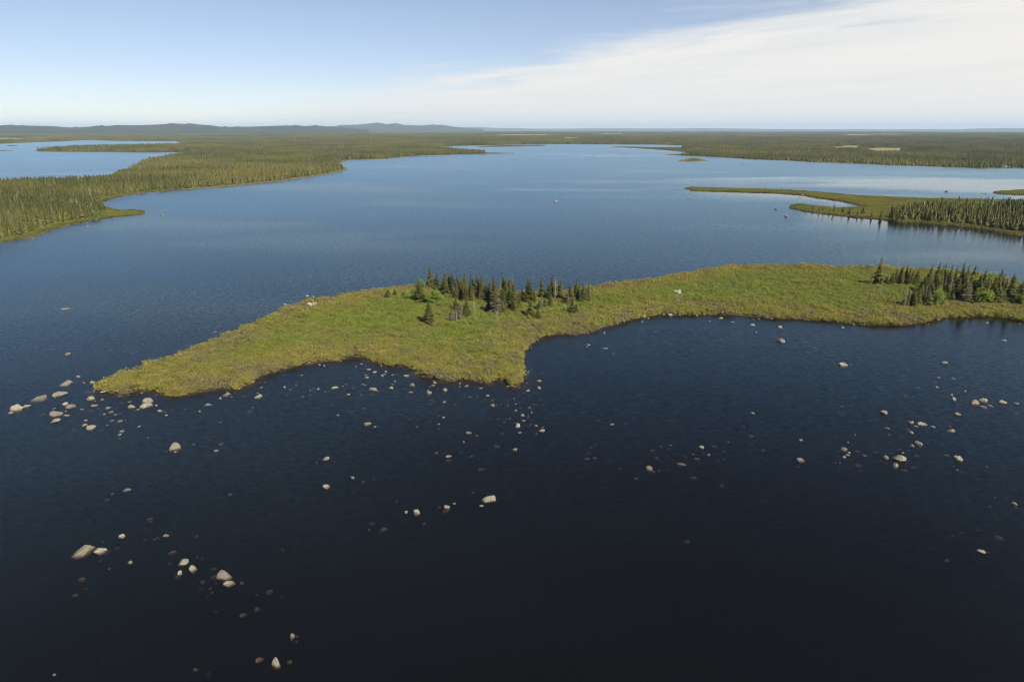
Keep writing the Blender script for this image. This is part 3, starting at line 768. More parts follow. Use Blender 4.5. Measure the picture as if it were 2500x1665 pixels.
def plant(name, cat, meshes, mats, part_names, x, y, z, h, wid, rot, proto_h, lean=0.0):
    e = bpy.data.objects.new(name, None)
    e.empty_display_size = 0.5
    e.location = (x, y, z); e.rotation_euler = (lean, 0, rot); e.scale = (wid, wid, h / proto_h)
    sc.collection.objects.link(e)
    for me, mat, pn in zip(meshes, mats, part_names):
        if not me.materials: me.materials.append(mat)
        o = bpy.data.objects.new(pn, me); o.parent = e
        if pn == 'branches': o['kind'] = 'stuff'
        sc.collection.objects.link(o)
        o.material_slots[0].link = 'OBJECT'; o.material_slots[0].material = mat
    tag(e, cat=cat)
    return e
LIST = []                      # (object, kind noun, adjectives, px, py, group)
TR = random.Random(21)
SPRUCES = 0
def add_tree(kind, zx, ztop, zbase, wpx, reg, group, adj=None, label=None, zb=0.75):
    """zx, ztop, zbase in a zoomed crop; reg = (x0, y0, scale) of that crop"""
    global SPRUCES
    bx, by, ty = zx / reg[2] + reg[0], zbase / reg[2] + reg[1], ztop / reg[2] + reg[1]
    gx, gy = G(bx, by, zb)
    z = ground_z(gx, gy)
    h = max(1.2, height_at(by, ty, gy) - z)
    wm = wpx / reg[2] / FOC * math.hypot(gx, gy, CAM_H)
    rot = TR.uniform(0, 6.28)
    if kind in ('spruce', 'grey_spruce'):
        q = TR.randrange(len(SPR_L)); SPRUCES += 1
        base_w = 2.2 * [1.25, 1.5, 1.15, 1.7, 1.3, 1.05, 1.45, 1.6, 1.2][q]
        e = plant('spruce_tree', 'spruce', SPR_L[q], (MAT_LICHEN if kind == 'grey_spruce' else MAT_SPRUCE, MAT_BARK), ('crown', 'trunk'), gx, gy, z, h, max(.4 if wpx > 40 else .18, wm / base_w * (1.6 if reg[0] == 900 else 1.3 if reg[0] == 1950 else .9)), rot, 10.0, TR.uniform(-.05, .05))
        noun = 'spruce'
    elif kind == 'snag':
        q = TR.randrange(len(SNAGS))
        e = plant('dead_spruce', 'dead tree', SNAGS[q], (MAT_DEAD, MAT_DEAD), ('trunk', 'branches'), gx, gy, z, h, max(.5, wm / 2.2), rot, 10.0)
        noun = 'dead tree'
    else:
        q = TR.randrange(len(BIRCH))
        e = plant('birch_tree', 'birch', BIRCH[q], (MAT_BIRCH, MAT_WHITE), ('crown', 'trunk'), gx, gy, z, h, max(.4, wm / 2.9), rot, 7.0)
        noun = 'birch'
    if adj is None:
        adj = ('tall ' if h > 9.5 else 'short ' if h < 5.5 else '') + {'spruce': 'dark green', 'grey_spruce': 'greyish', 'snag': 'bare grey', 'birch': 'bright green'}[kind]
    if label: tag(e, label)
    e['group'] = group
    LIST.append([e, noun, adj, bx, by, label])
    return e
RC = (900, 620, 3.925)
gc = 'trees of the grove in the middle of the peninsula'
cen = [(595,130,330,75),(655,175,335,60),(500,270,462,105),(578,445,682,84),(190,340,420,62),(255,335,412,42),(330,370,418,45),(735,180,392,85),(765,175,384,60),(800,180,392,70),(845,210,402,70),(885,195,420,70),(920,175,405,72),(910,270,440,90),(990,200,432,80),(1050,190,452,80),(1080,200,462,80),(1150,245,474,80),(1205,250,500,85),(1230,270,484,80),(1310,240,455,70),(1350,250,500,70),(1385,260,540,90),(1305,330,560,60),(1275,330,505,62),(1535,230,480,88),(1590,345,492,52),(1550,450,602,78),(1622,520,640,56),(1755,190,405,62),(1800,255,430,60),(1835,240,434,66),(1730,310,442,62),(1935,265,472,76),(1990,235,452,70),(2060,290,472,66),(2110,245,462,42),(2030,340,472,60),(1945,400,582,62),(1980,480,576,60),(835,420,560,62),(930,420,622,82),(1740,400,512,60),(1690,420,522,50),(1400,440,562,62),(1150,450,562,72),(1275,430,582,84),(1505,330,442,50),(1475,340,432,42),(700,300,395,50),(1120,300,470,60),(1430,360,520,60),(2085,330,465,50)]
_rg = random.Random(78)
for _ in range(24):
    _x = _rg.uniform(720, 1430) if _ < 16 else _rg.uniform(1480, 2060); _b = _rg.uniform(395, 520) if _ < 16 else _rg.uniform(400, 490)
    cen.append((_x, _b - _rg.uniform(110, 215), _b, _rg.uniform(48, 74)))
lab_c = {0: 'tallest dark spire spruce at the left end of the middle grove', 3: 'lone dark spruce standing in open scrub in front of the birches',
         2: 'broad dark spruce wedged between the bright birches', 4: 'small bushy spruce standing alone on scrub left of the middle grove',
         25: 'narrow spruce standing alone in the gap before the right cluster of the grove', 36: 'thin spruce at the right end of the middle grove'}
for i, t in enumerate(cen): add_tree('spruce', *t, RC, gc, label=lab_c.get(i))
for t, lb in (((1215,330,592,112), 'tall lichen grey spruce at the front of the middle grove'), ((860,470,645,90), 'greyish half-dead spruce at the front left of the middle grove'), ((800,520,660,70), None), ((1640,430,560,70), None)):
    add_tree('grey_spruce', *t, RC, gc, label=lb)
for t, lb in (((1020,440,662,56), 'bleached dead spruce standing bare in front of the middle grove'), ((1265,225,420,22), None), ((1380,175,420,26), 'thin bare pole rising highest above the middle grove'), ((1785,225,442,70), 'pale dead spruce inside the right cluster of the middle grove'), ((1010,330,560,30), None),
              ((1145,215,420,22), None), ((1232,500,662,40), 'short bleached trunk standing below the lichen grey spruce'), ((1908,400,572,24), None), ((845,520,662,60), None), ((1628,540,642,40), None), ((1716,520,578,30), None), ((882,540,652,40), None), ((372,330,415,60), 'grey twiggy dead sapling left of the birches'), ((815,290,410,60), None), ((1370,480,560,60), None)):
    add_tree('snag', *t, RC, gc, label=lb)
for t, lb in (((500,222,345,75), 'bright green round birch poking up behind the broad dark spruce'), ((650,330,478,118), 'bright green birch bush to the right of the broad dark spruce'), ((432,330,445,85), 'bright green birch bush to the left of the broad dark spruce'), ((590,375,484,95), 'low bright green birch bush in front of the grove, above the lone spruce')):
    add_tree('birch', *t, RC, 'birches of the middle grove', label=lb)
RR_ = (1950, 600, 4.282)
gr = 'trees of the grove at the right end of the peninsula'
rig = [(825,125,422,112),(915,320,412,80),(965,285,412,60),(1010,225,408,50),(1040,220,405,60),(1065,215,412,60),(1105,195,412,60),(1140,230,422,60),(1175,245,422,60),(1210,240,422,70),(1290,330,502,110),(1355,200,442,90),(1430,175,432,90),(1480,200,422,60),(1508,180,405,50),(1570,195,405,60),(1565,260,502,90),(1625,200,425,60),(1680,175,452,80),(1735,205,462,70),(1805,195,425,70),(1640,330,562,100),(1850,240,400,40),(1920,250,482,90),(1950,320,562,80),(2080,240,482,80),(2115,290,522,60),(2060,340,602,90),(2215,285,602,110),(2150,340,562,70),(2310,365,602,90),(2345,400,622,60),(1385,430,602,90),(1340,430,642,100),(1270,400,582,90),(1200,480,652,70),(1170,440,642,80),(1130,450,645,60),(1240,440,642,70),(1540,430,582,80),(1500,360,562,80),(1820,430,602,100),(1700,420,582,90),(1480,480,602,60),(2000,450,602,70),(2120,440,602,90),(2260,430,602,90),(2180,420,602,80),(662,465,502,46),(1600,470,590,70),(1760,350,540,80),(1880,380,540,80),(2030,300,520,70),(1420,300,500,70),(2400,380,610,90),(2450,360,600,90),(2500,380,610,90),(2420,300,520,80),(2550,350,590,90)]
_rg = random.Random(77)
for _ in range(26):
    _b = _rg.uniform(470, 596); _x = _rg.uniform(1340 - (_b - 470) * .2, 2480)
    rig.append((_x, _b - _rg.uniform(130, 215), _b, _rg.uniform(60, 95)))
lab_r = {0: 'big lone leaning spruce at the left end of the right grove', 48: 'tiny spruce alone in open scrub left of the right grove'}
for i, t in enumerate(rig): add_tree('spruce', *t, RR_, gr, label=lab_r.get(i))
for t, lb in (((1735,300,602,110), 'pale greyish tall spruce at the front of the right grove'), ((1090,560,640,60), None)):
    add_tree('grey_spruce', *t, RR_, gr, label=lb)
for t, lb in (((1100,390,668,40), 'bare grey dead spruce at the front left corner of the right grove'), ((757,330,432,12), 'thin bare pole beside the big lone leaning spruce'), ((850,400,535,40), 'dead grey sapling in scrub in front of the big lone leaning spruce'), ((1320,430,602,50), None), ((1557,310,582,50), None), ((2203,430,602,70), 'white dead spruce at the front right of the right grove'), ((1016,155,402,24), 'thin broken-topped snag above the left of the right grove'), ((1085,320,420,40), None)):
    add_tree('snag', *t, RR_, gr, label=lb)
for t, lb in (((1545,235,345,150), 'bright green birch crown among the back spruces of the right grove'), ((1852,315,452,110), 'green birch in the middle of the right grove'), ((1990,275,420,120), 'yellow green birch at the back right of the right grove'), ((1930,445,602,125), 'green birch with a white trunk at the front of the right grove'), ((1442,415,622,70), 'yellow green slim birch between dark spruces at the front of the right grove'), ((2350,470,640,60), 'white-trunked birch at the far right end of the right grove')):
    add_tree('birch', *t, RR_, 'birches of the right grove', label=lb)
RM = (1600, 290, 2.6167)
gm = 'small spruces along the narrow lower spit'
for i, t in enumerate([(1005,550,585,16),(1045,558,592,16),(1072,550,594,14),(1140,540,597,18),(1195,562,600,24),(1238,560,612,28),(1325,560,608,32),(1380,585,632,20),(1435,572,648,36),(960,562,585,12),(1110,566,600,12),(1290,585,622,16),(1520,585,650,34),(1545,590,656,30)]):
    add_tree('spruce', *t, RM, gm, zb=0.5, label={8: 'dark pointed spruce standing apart left of the far spit wood'}.get(i))

n_ind = max(0, 296 - SPRUCES)
ind = order[:n_ind]
for i in ind:
    q = TR.randrange(len(SPR_S)); gx, gy, h = float(fx[i]), float(fy[i]), float(fh[i])
    e = plant('spruce_tree', 'spruce', SPR_S[q], (MAT_SPRUCE if TR.random() > .05 else MAT_LICHEN, MAT_BARK), ('crown', 'trunk'), gx, gy, ground_z(gx, gy) - .1, h, TR.uniform(.85, 1.4), TR.uniform(0, 6.28), 10.0)
    depth = float(fsd[i]); pxx = 1250 + FOC * gx / (gy * CP + CAM_H * SP)
    row = 'front row' if depth < 9 else 'second rank' if depth < 16 else 'inner ranks'
    if gx > 0:
        part = 'left end' if pxx < 2290 else 'middle' if pxx < 2400 else 'right end'
        lb = 'dark spruce in the %s at the %s of the far spit wood' % (row, part)
    else:
        part = 'nearest the left edge' if pxx < 60 else 'before the left spit' if pxx < 150 else 'just behind the left spit' if pxx < 260 else 'along the receding bay'
        lb = 'olive spruce in the %s of the left shore wood, %s' % (row, part)
    tag(e, lb, group='spruces of the far spit wood' if gx > 0 else 'spruces at the front of the left shore wood')
rest = np.setdiff1d(np.arange(len(fx)), ind)
bx, by, bh = fx[rest], fy[rest], fh[rest]
x2, y2, sd2 = forest_points(4.3, 1000, 2000, 4.0, FR)
k = FR.random(len(x2)) < 0.60 + 0.9 * (fbm(x2 / 70, y2 / 70, 92, 4) - 0.25); x2, y2, sd2 = x2[k], y2[k], sd2[k]
h2 = (7.6 + 3.0 * fbm(x2 / 80, y2 / 80, 13, 3)) * (0.7 + .5 * FR.random(len(x2)))
bx, by, bh = np.concatenate([bx, x2]), np.concatenate([by, y2]), np.concatenate([bh, h2])
def forest_tint(x, y, rng):
    n = len(x)
    f = np.clip((fbm(x / 110, y / 110, 55, 4) - .32) * 2.6, 0, 1)
    t = lerp3((0.056, 0.062, 0.019), (0.116, 0.104, 0.031), f)
    pale = rng.random(n)
    t = np.where((pale < .05)[:, None], [[0.11, 0.10, 0.065]], t)
    t = np.where(((pale > .05) & (pale < .10))[:, None], [[0.085, 0.105, 0.026]], t)
    return t * (0.72 + .56 * rng.random(n))[:, None]
far_kinds = []
for q in range(6):
    a_ = Acc(); rg = random.Random(q + 10)
    simple_spruce(a_, 0, 0, 10.0, [1.2, 1.5, 1.05, 1.35, 1.1, .9][q], rg, 6, 5)
    if q % 2: simple_spruce(a_, 0, 0, 10.1, .8, rg, 4, 4)
    far_kinds.append(a_.mesh('far_spruce_needles'))
sx = 1.0 + .75 * FR.random(len(bx))
low = FR.random(len(bx)) < .28                                  # saplings and broken tops among the tall ones
bh = np.where(low, bh * .58, bh); sx = np.where(low, sx * 1.1, sx)
scale = np.column_stack([sx, sx, bh / 10.6])
scatter('spruce_forest', np.column_stack([bx, by, grid_sample(Zg, bx, by) - .1]), FR.integers(0, 6, len(bx)), FR.random(len(bx)) * 6.28, scale, forest_tint(bx, by, FR), FR.random(len(bx)),
        far_kinds, MAT_FORE, 'dense olive spruce forest on the lake shores')
# farther off, stands of a dozen and then of many trees
x3, y3, sd3 = forest_points(17.0, 2000, 5000, 12.0, FR)
k = FR.random(len(x3)) < 0.72 + 0.9 * (fbm(x3 / 260, y3 / 260, 93, 4) - 0.4); x3, y3 = x3[k], y3[k]
stand = []
for q in range(5):
    a_ = Acc(); rg = random.Random(q + 30)
    for _ in range(15): simple_spruce(a_, rg.uniform(-10, 10), rg.uniform(-10, 10), rg.uniform(6, 11.5), rg.uniform(1.1, 1.7), rg, 5, 3)
    stand.append(a_.mesh('far_stand_needles'))
o1 = np.ones(len(x3)); s3 = .85 + .35 * FR.random(len(x3))
scatter('spruce_woods', np.column_stack([x3, y3, grid_sample(Zg, x3, y3) - .2]), FR.integers(0, 5, len(x3)), FR.random(len(x3)) * 6.28, np.column_stack([o1, o1, s3]), forest_tint(x3, y3, FR), FR.random(len(x3)),
        stand, MAT_FORE, 'far spruce woods beyond the lake')
x4, y4, sd4 = forest_points(75.0, 5000, 13000, 50.0, FR)
k = FR.random(len(x4)) < 0.70 + 0.9 * (fbm(x4 / 700, y4 / 700, 94, 4) - 0.4); x4, y4 = x4[k], y4[k]
tract = []
for q in range(4):
    a_ = Acc(); rg = random.Random(q + 60)
    for _ in range(90): simple_spruce(a_, rg.uniform(-44, 44), rg.uniform(-44, 44), rg.uniform(7, 13), rg.uniform(2.0, 3.6), rg, 4, 2)
    tract.append(a_.mesh('far_tract_needles'))
o1 = np.ones(len(x4)); s4 = .8 + .5 * FR.random(len(x4))
scatter('spruce_plain', np.column_stack([x4, y4, grid_sample(Zg, x4, y4) - .3]), FR.integers(0, 4, len(x4)), FR.random(len(x4)) * 6.28, np.column_stack([o1, o1, s4]), forest_tint(x4, y4, FR), FR.random(len(x4)),
        tract, MAT_FORE, 'endless spruce plain stretching to the hills')
print('counts', N_SCRUB, len(xs), len(bx), len(x3), len(x4), 'spruces', SPRUCES, n_ind)

# ------------------------------------------------------------------ boulders
def ico(sub):
    import bmesh
    bm = bmesh.new(); bmesh.ops.create_icosphere(bm, subdivisions=sub, radius=1.0)
    V = np.array([v.co[:] for v in bm.verts]); F = np.array([[v.index for v in f.verts] for f in bm.faces]); bm.free()
    return V, F
ICO = {3: ico(3), 4: ico(4)}
def rock_mesh(seed, sub=3, planes=10, sharp=16.0):
    """a glacial boulder: a ball cut by random flats with rounded arrises, pitted"""
    rng = np.random.default_rng(seed)
    V, F = ICO[sub]
    N = rng.normal(size=(planes, 3)); N[:, 2] *= .8; N /= np.linalg.norm(N, axis=1)[:, None]
    D = rng.uniform(.5, 1.0, planes)
    c = np.maximum(V @ N.T, 1e-3) / D[None]
    r = 1.0 / ((np.maximum(c, 0) ** sharp).sum(1) + (1 / 1.15) ** sharp) ** (1 / sharp)
    a, b = np.arctan2(V[:, 1], V[:, 0]), V[:, 2]
    nz = fbm(V[:, 0] * 3 + seed, V[:, 1] * 3 + V[:, 2] * 2.3, seed, 3) - .5
    nz2 = fbm(V[:, 1] * 8 + seed, V[:, 2] * 8 + V[:, 0] * 5, seed + 3, 3) - .5
    P = V * (r * (1 + .34 * nz + .20 * nz2))[:, None]
    ext = np.abs(P).max(0)
    return mesh_from('boulder', P / ext[None], F=F, smooth_=False)
ROCKS = [rock_mesh(500 + q) for q in range(16)]
BIG = [rock_mesh(700 + q, 4, 9 + q % 5, [12, 20, 15, 26][q % 4]) for q in range(12)]

RK = []                    # px, py, w, h (photograph pixels), sunk?
def rocks(reg, rows):
    for line in rows.split(';'):
        f = line.strip().split(',')
        if len(f) < 4: continue
        x_, y_, w_, h_ = (float(v) for v in f[:4])
        RK.append((x_ / reg[2] + reg[0], y_ / reg[2] + reg[1], w_ / reg[2], h_ / reg[2], f[4] if len(f) > 4 else ''))
rocks((0, 880, 4.708), '782,265,155,60;905,185,45,24;945,233,30,10,s;968,260,24,12;1068,253,58,28;752,348,70,22,s;697,396,135,62;632,425,16,10;465,445,172,72;208,552,130,72;312,530,80,42;120,607,54,22;1040,442,86,50;1175,453,38,24;1093,468,20,12;1092,517,64,28;757,503,48,34;820,532,92,54;622,551,30,10;943,560,40,14;757,583,14,16;660,613,116,68;764,634,58,22;647,697,98,46;1688,468,132,68;1686,520,130,70;1510,533,76,46;1492,475,42,14;1580,562,48,16;1798,512,28,30;1840,580,62,28;1897,591,18,10;1915,626,32,22;1628,372,34,16;1380,408,48,12;1475,398,24,10;1358,360,32,28;1243,550,52,28;1272,592,58,22;1205,617,38,16;1328,625,36,14;988,688,34,18;978,743,48,26;1065,774,106,54;1285,687,46,10;1382,694,52,20;1232,745,24,8;1602,759,36,18;1408,814,62,22;1375,850,36,20;2012,996,118,82;2012,1052,26,16;2040,1045,16,12;2225,938,36,30,s;1465,1485,76,30;2297,582,32,20;1697,870,30,10,s;1062,568,50,10,s')
rocks((500, 860, 4.708), '257,485,110,44;180,528,38,26;308,516,22,10;260,455,22,10;627,506,104,54;608,466,26,12;40,600,90,30;552,343,34,22;140,410,24,12;632,345,12,8;693,343,12,10;655,402,28,14;640,411,12,8;917,400,28,18;1050,374,18,8;1112,263,40,16;1213,438,20,12;1306,420,36,22;1382,452,18,12;1495,406,80,36;1588,391,20,10;1626,368,12,14;1708,412,12,8;1650,483,46,24;1742,165,30,10;1730,142,24,8,s;1800,136,34,16;1320,143,36,20;1372,153,26,20;1410,98,50,14;1888,197,54,24;1952,228,54,26;1853,260,38,12;1863,292,52,32;2078,224,32,20;2038,268,40,24;2066,253,34,16;2158,256,46,14;2312,267,84,44;2188,331,22,18;2155,367,36,12;1815,368,30,12;1842,377,26,10;1940,424,104,48;1986,444,28,12;2145,408,54,32;2240,258,20,8,s;2265,135,54,30;2120,140,20,10;1972,110,24,12;2225,174,14,10;1600,70,40,14;1130,502,40,10,s;435,490,40,12,s;548,622,36,16,s;1830,625,44,16,s;1530,722,32,10;178,790,34,8,s;135,1130,50,26;1875,819,82,42;1957,856,36,18;1398,1223,84,50;1702,1438,40,34;1398,1543,92,50')
rocks((900, 880, 4.708), '504,276,62,46;480,362,58,30;698,374,66,46;680,345,22,18;680,404,14,8;757,257,56,26;740,285,66,20;748,234,30,12;700,307,16,10;884,336,66,40;897,223,26,18;980,222,40,26;1051,264,24,28;1045,301,16,18;1122,290,58,22;1293,315,58,16;1228,230,18,12;1160,413,52,12;1252,393,36,12,s;1370,402,48,24;1342,432,36,14,s;1412,448,60,20,s;873,474,46,28;863,655,34,20;806,727,32,20;1427,511,54,34;1597,483,28,8,s;1600,513,32,14,s;1690,478,36,16,s;1690,496,30,14;1695,574,42,28;1768,630,46,32;1835,627,46,26,s;1873,597,18,20;1777,690,52,28;1712,748,72,64;1690,716,20,12;1735,829,48,18;1930,747,42,22;1992,806,80,42;1848,540,36,14;1750,527,40,16,s;1730,467,40,14,s;1725,388,32,10,s;1675,437,24,10;1735,315,26,10;1745,236,38,34;1803,157,48,32;1840,129,16,16;1815,198,18,10;1961,237,58,30;1957,315,42,38;1835,343,58,28;1790,370,14,8;1625,668,24,12;1487,660,36,10,s;1560,692,50,14,s;1148,832,70,32;1243,852,40,20,s;1090,928,30,36;1685,1018,66,36;918,1100,76,28;1530,822,50,16,s;1850,742,60,12,s;2000,768,24,8;1305,1222,90,20,s;552,750,30,10,s;530,52,36,24')
rocks((0, 1160, 3.136), '658,586,156,72;770,582,88,62;940,467,50,28;1272,462,46,20;1002,668,34,24;1412,672,74,54;1478,716,56,46;1381,750,32,34;1714,770,114,84;1755,828,92,36;1640,700,44,14,s;1640,755,60,14,s;2068,870,60,34,s;1860,1052,56,26,s;2238,1230,40,44;2115,1438,70,76;1985,1398,60,36,s;1148,318,40,18,s;1760,127,40,28,s;975,110,54,18;575,907,40,14,s;415,1530,22,12;1495,1470,36,18,s;1325,578,60,26,s')
rocks((700, 1080, 3.92), '1145,665,32,28;1243,666,66,68;1540,614,70,50;1605,583,32,20;1936,543,138,84;1865,608,44,20;930,805,80,40,s')
rocks((1400, 740, 3.92), '145,398,34,18;132,418,28,12;304,431,52,20;293,286,26,22;25,298,40,14;415,192,44,16;486,178,20,18;652,176,24,22;680,128,28,18;717,146,18,12;865,108,34,18;922,113,48,28;1018,108,32,26;1045,102,20,12;1113,115,22,12;1182,120,26,18;1252,108,24,12;1410,97,54,26;1413,144,38,18;1520,102,26,14;1306,174,18,12;1252,230,32,10,s;1523,183,34,16;1717,158,22,12;1770,153,20,10;1712,209,50,22;1748,279,18,10;1893,150,30,14;2195,150,22,12;1980,232,54,28;1982,358,100,50;1715,1055,38,20;372,1160,44,16;170,1360,28,18,s;203,1467,44,20,s;1223,1378,52,34;1297,1452,36,16;1146,1447,16,10;1185,1478,60,26,s;1035,1538,96,24;2175,1313,36,22;2170,1500,80,34;1705,1262,40,12,s;1820,1392,44,10,s;930,1350,30,14,s;765,1390,40,16,s;800,1465,50,20,s')
rocks((1500, 1000, 4.708), '408,668,86,72;840,1480,80,50,s;250,770,60,24,s;910,760,80,20,s')
rocks((1900, 740, 3.92), '615,236,32,14;565,178,22,12;719,208,22,16;1245,188,14,10;1435,204,18,10;1530,160,30,18;1605,138,26,8;2000,190,26,14;2308,201,20,10;2345,157,30,20;2158,358,50,16;612,581,86,62;1588,572,62,30;1535,716,28,14;1507,744,32,10,s;1675,721,48,14;1515,804,34,16;1660,880,30,16;1675,918,40,30;1790,843,20,12;1872,955,72,42;1962,930,76,46;1960,992,60,16;2028,983,46,16;2145,952,58,32;2282,964,42,18;2288,1040,24,8,s;1005,1046,64,38;612,972,40,14,s;1345,1073,42,14,s;1715,1065,50,26;1265,1143,52,28;1370,1160,84,34;1315,1177,42,12;1478,1184,42,16;1238,1196,40,12,s;1267,1238,52,28;1043,1194,46,16;1658,1223,72,32;735,1257,14,16;668,1332,16,10;1350,1347,76,40;1284,1365,36,24;632,1400,60,38;677,1432,40,20;665,1456,46,20;628,1475,34,26;753,1404,40,22,s;825,1456,38,14;930,1412,36,14,s;1030,1475,40,36;1190,1433,26,16;1155,1490,120,64;1122,1552,50,46;1695,1471,30,24;1730,1495,52,46;1325,1445,36,12,s;1030,1508,40,14,s;770,1535,80,24,s;1615,1447,40,20,s;1220,880,24,8,s')
rocks((2000, 1000, 4.708), '2240,1083,52,26;2255,1104,50,24,s;2065,1447,80,40,s')
rocks((2000, 1300, 4.708), '1850,222,80,40')
rocks((0, 560, 4.708), '760,914,84,28;790,1433,64,26;382,110,40,16;340,66,48,26;485,52,36,14;240,197,24,10;452,18,36,12;115,128,20,8;183,115,22,8;62,134,22,8')
rocks((0, 680, 2.944), '1548,384,32,10;1913,200,20,8;2048,186,24,18;2070,188,20,8;2208,126,30,16;2250,132,20,12;2222,186,42,24,L;2260,180,38,24,L')
rocks((0, 270, 2.7706), '1098,711,28,13;1120,689,14,6;1020,700,16,6;735,625,12,7;808,660,16,6;592,783,14,8;730,748,20,6;415,782,20,9;458,775,12,8;650,740,14,8')
rocks((800, 270, 2.6167), '428,364,18,8;688,516,14,10;950,557,18,10;890,566,10,6;1460,581,32,15;1255,513,8,6;1455,233,12,6;2310,560,13,10;1730,598,10,6')
rocks((1600, 290, 2.6167), '770,580,25,15;836,624,29,17;216,508,14,10;268,482,8,4;920,502,26,6;1125,634,10,12;2110,480,20,6;2087,476,14,5;257,283,8,6;557,288,8,6;835,475,16,10;940,486,16,10;1048,506,18,8;175,252,14,8;190,258,12,7;165,262,12,6')
RK.append((1657, 713.6, 17, 7.5, 'L')); RK.append((1649, 714.5, 7, 4, 'L'))

NAMED = [((358,981),'upper block of the two boulders stacked together below the peninsula tip'),((358,990.5),'lower block of the two boulders stacked together below the peninsula tip'),((427,1091),'egg-shaped pale boulder standing alone in dark water'),((166,936),'oblong pale boulder left of the peninsula tip'),((148,964),'rounded boulder second in the row running left from the tip'),
 ((99,974),'long slanting slab boulder in the row running left'),((44,997),'humped boulder near the left end of the row'),((140,1010),'angular pale boulder with a flat top, left of the shoal'),((137,1028),'low pale boulder just below the angular flat-topped one'),((226,1044),'smooth rounded boulder at the lower edge of the tip shoal'),
 ((174,993),'domed boulder in the middle of the tip shoal'),((221,974),'squat boulder with a dark top nearest below the tip'),((320,993),'knobbly boulder just left of the two stacked boulders'),((555,963),'flat square block lying off the scrubby shore'),((633,967.5),'tilted oval boulder off the scrubby shore'),((508,987),'low flat boulder right of the stacked boulders'),
 ((991,916),'big white boulder close in under the scrub'),((912,950),'broad grey boulder among the cove stones'),((817.5,946),'rounded boulder with dark underside left of the cove stones'),((1007,938.6),'pointed pyramid boulder below the scrub'),((1048,959),'leaning egg boulder below the scrub point'),((1088,951),'squarish mottled boulder below the scrub point'),((898,1034),'lone wedge boulder in open dark water below the cove'),
 ((1264,1039),'leaning wedge boulder in the line of stones off the point'),((1323,1051),'smooth oval boulder at the lower end of the line of stones'),((797,1120),'lone lumpy boulder left of the row of three small stones'),((797,1187),'mottled boulder below the lone lumpy boulder'),((1194,1218.5),'biggest pale domed boulder in the middle of the dark water'),((1017,1250),'pointed white boulder left of the biggest dome'),((1093,1236.6),'blocky white boulder between the pointed one and the biggest dome'),
 ((210,1347),'large flat boulder of a touching pair in the lower left'),((245.5,1345.6),'smaller boulder of the touching pair in the lower left'),((450,1374),'upper boulder of the trio in the lower left'),((471,1388),'right-hand boulder of the trio in the lower left'),((440,1399),'smallest boulder of the trio in the lower left'),((546.5,1405.5),'big faceted boulder right of the trio in the lower left'),((560,1424),'jagged low rock under the big faceted boulder'),((674,1618.5),'upright mottled boulder nearest the bottom edge'),((714,1552),'small pale knob above the upright mottled boulder'),
 ((1586.7,1142),'white angular boulder alone right of the middle'),((1664,1132),'thin flat white slab right of the white angular boulder'),((1712,1091.5),'pale pointed stone above the thin flat slab'),((1953.6,1122.7),'smooth white oval stone left of the right-hand cluster'),((1905.6,831),'big dark-footed boulder in the bay below the scrub shore'),((2056,888),'tilted boulder alone in the middle of the right bay'),((2305,886),'grey boulder alone in the right of the bay'),((2377.5,983.6),'left boulder of the pair near the right edge'),((2400.5,977),'right boulder of the pair near the right edge'),((2156,1007),'square tan boulder above the right-hand cluster'),((2249.5,1036),'long low rock in the right-hand cluster'),((2244,1083.6),'flat-topped boulder above the large right-hand block'),((2194.6,1120),'large square block, biggest of the right-hand cluster'),((2186,1136),'dark knobby boulder just below the large square block'),((2341,1121.4),'pale pointed rock of a close pair at far right'),((2447,984),'rounded boulder right of the pair near the right edge'),
 ((1657,713.6),'white boulder lying in the scrub of the peninsula'),((2393,1347),'faint tan rock awash in the lower right'),((161,754),'flat rock alone in blue water left of the peninsula'),((168,864),'low tan rock alone above the oblong boulder'),((1358,492),'flat pale rock alone far out in the middle of the lake'),((396,527),'low rock off the tip of the left spit'),((1919.5,528.5),'larger of two rocks off the narrow lower spit'),((1894,511.6),'smaller of two rocks off the narrow lower spit'),((754.7,743),'white boulder on the upper shore of the peninsula'),((311,1195.4),'low pale rock alone in the left of the dark water')]
used_named = set()
LAND_NOUN = {}
ROCK_ITEMS = []
RG = random.Random(5)
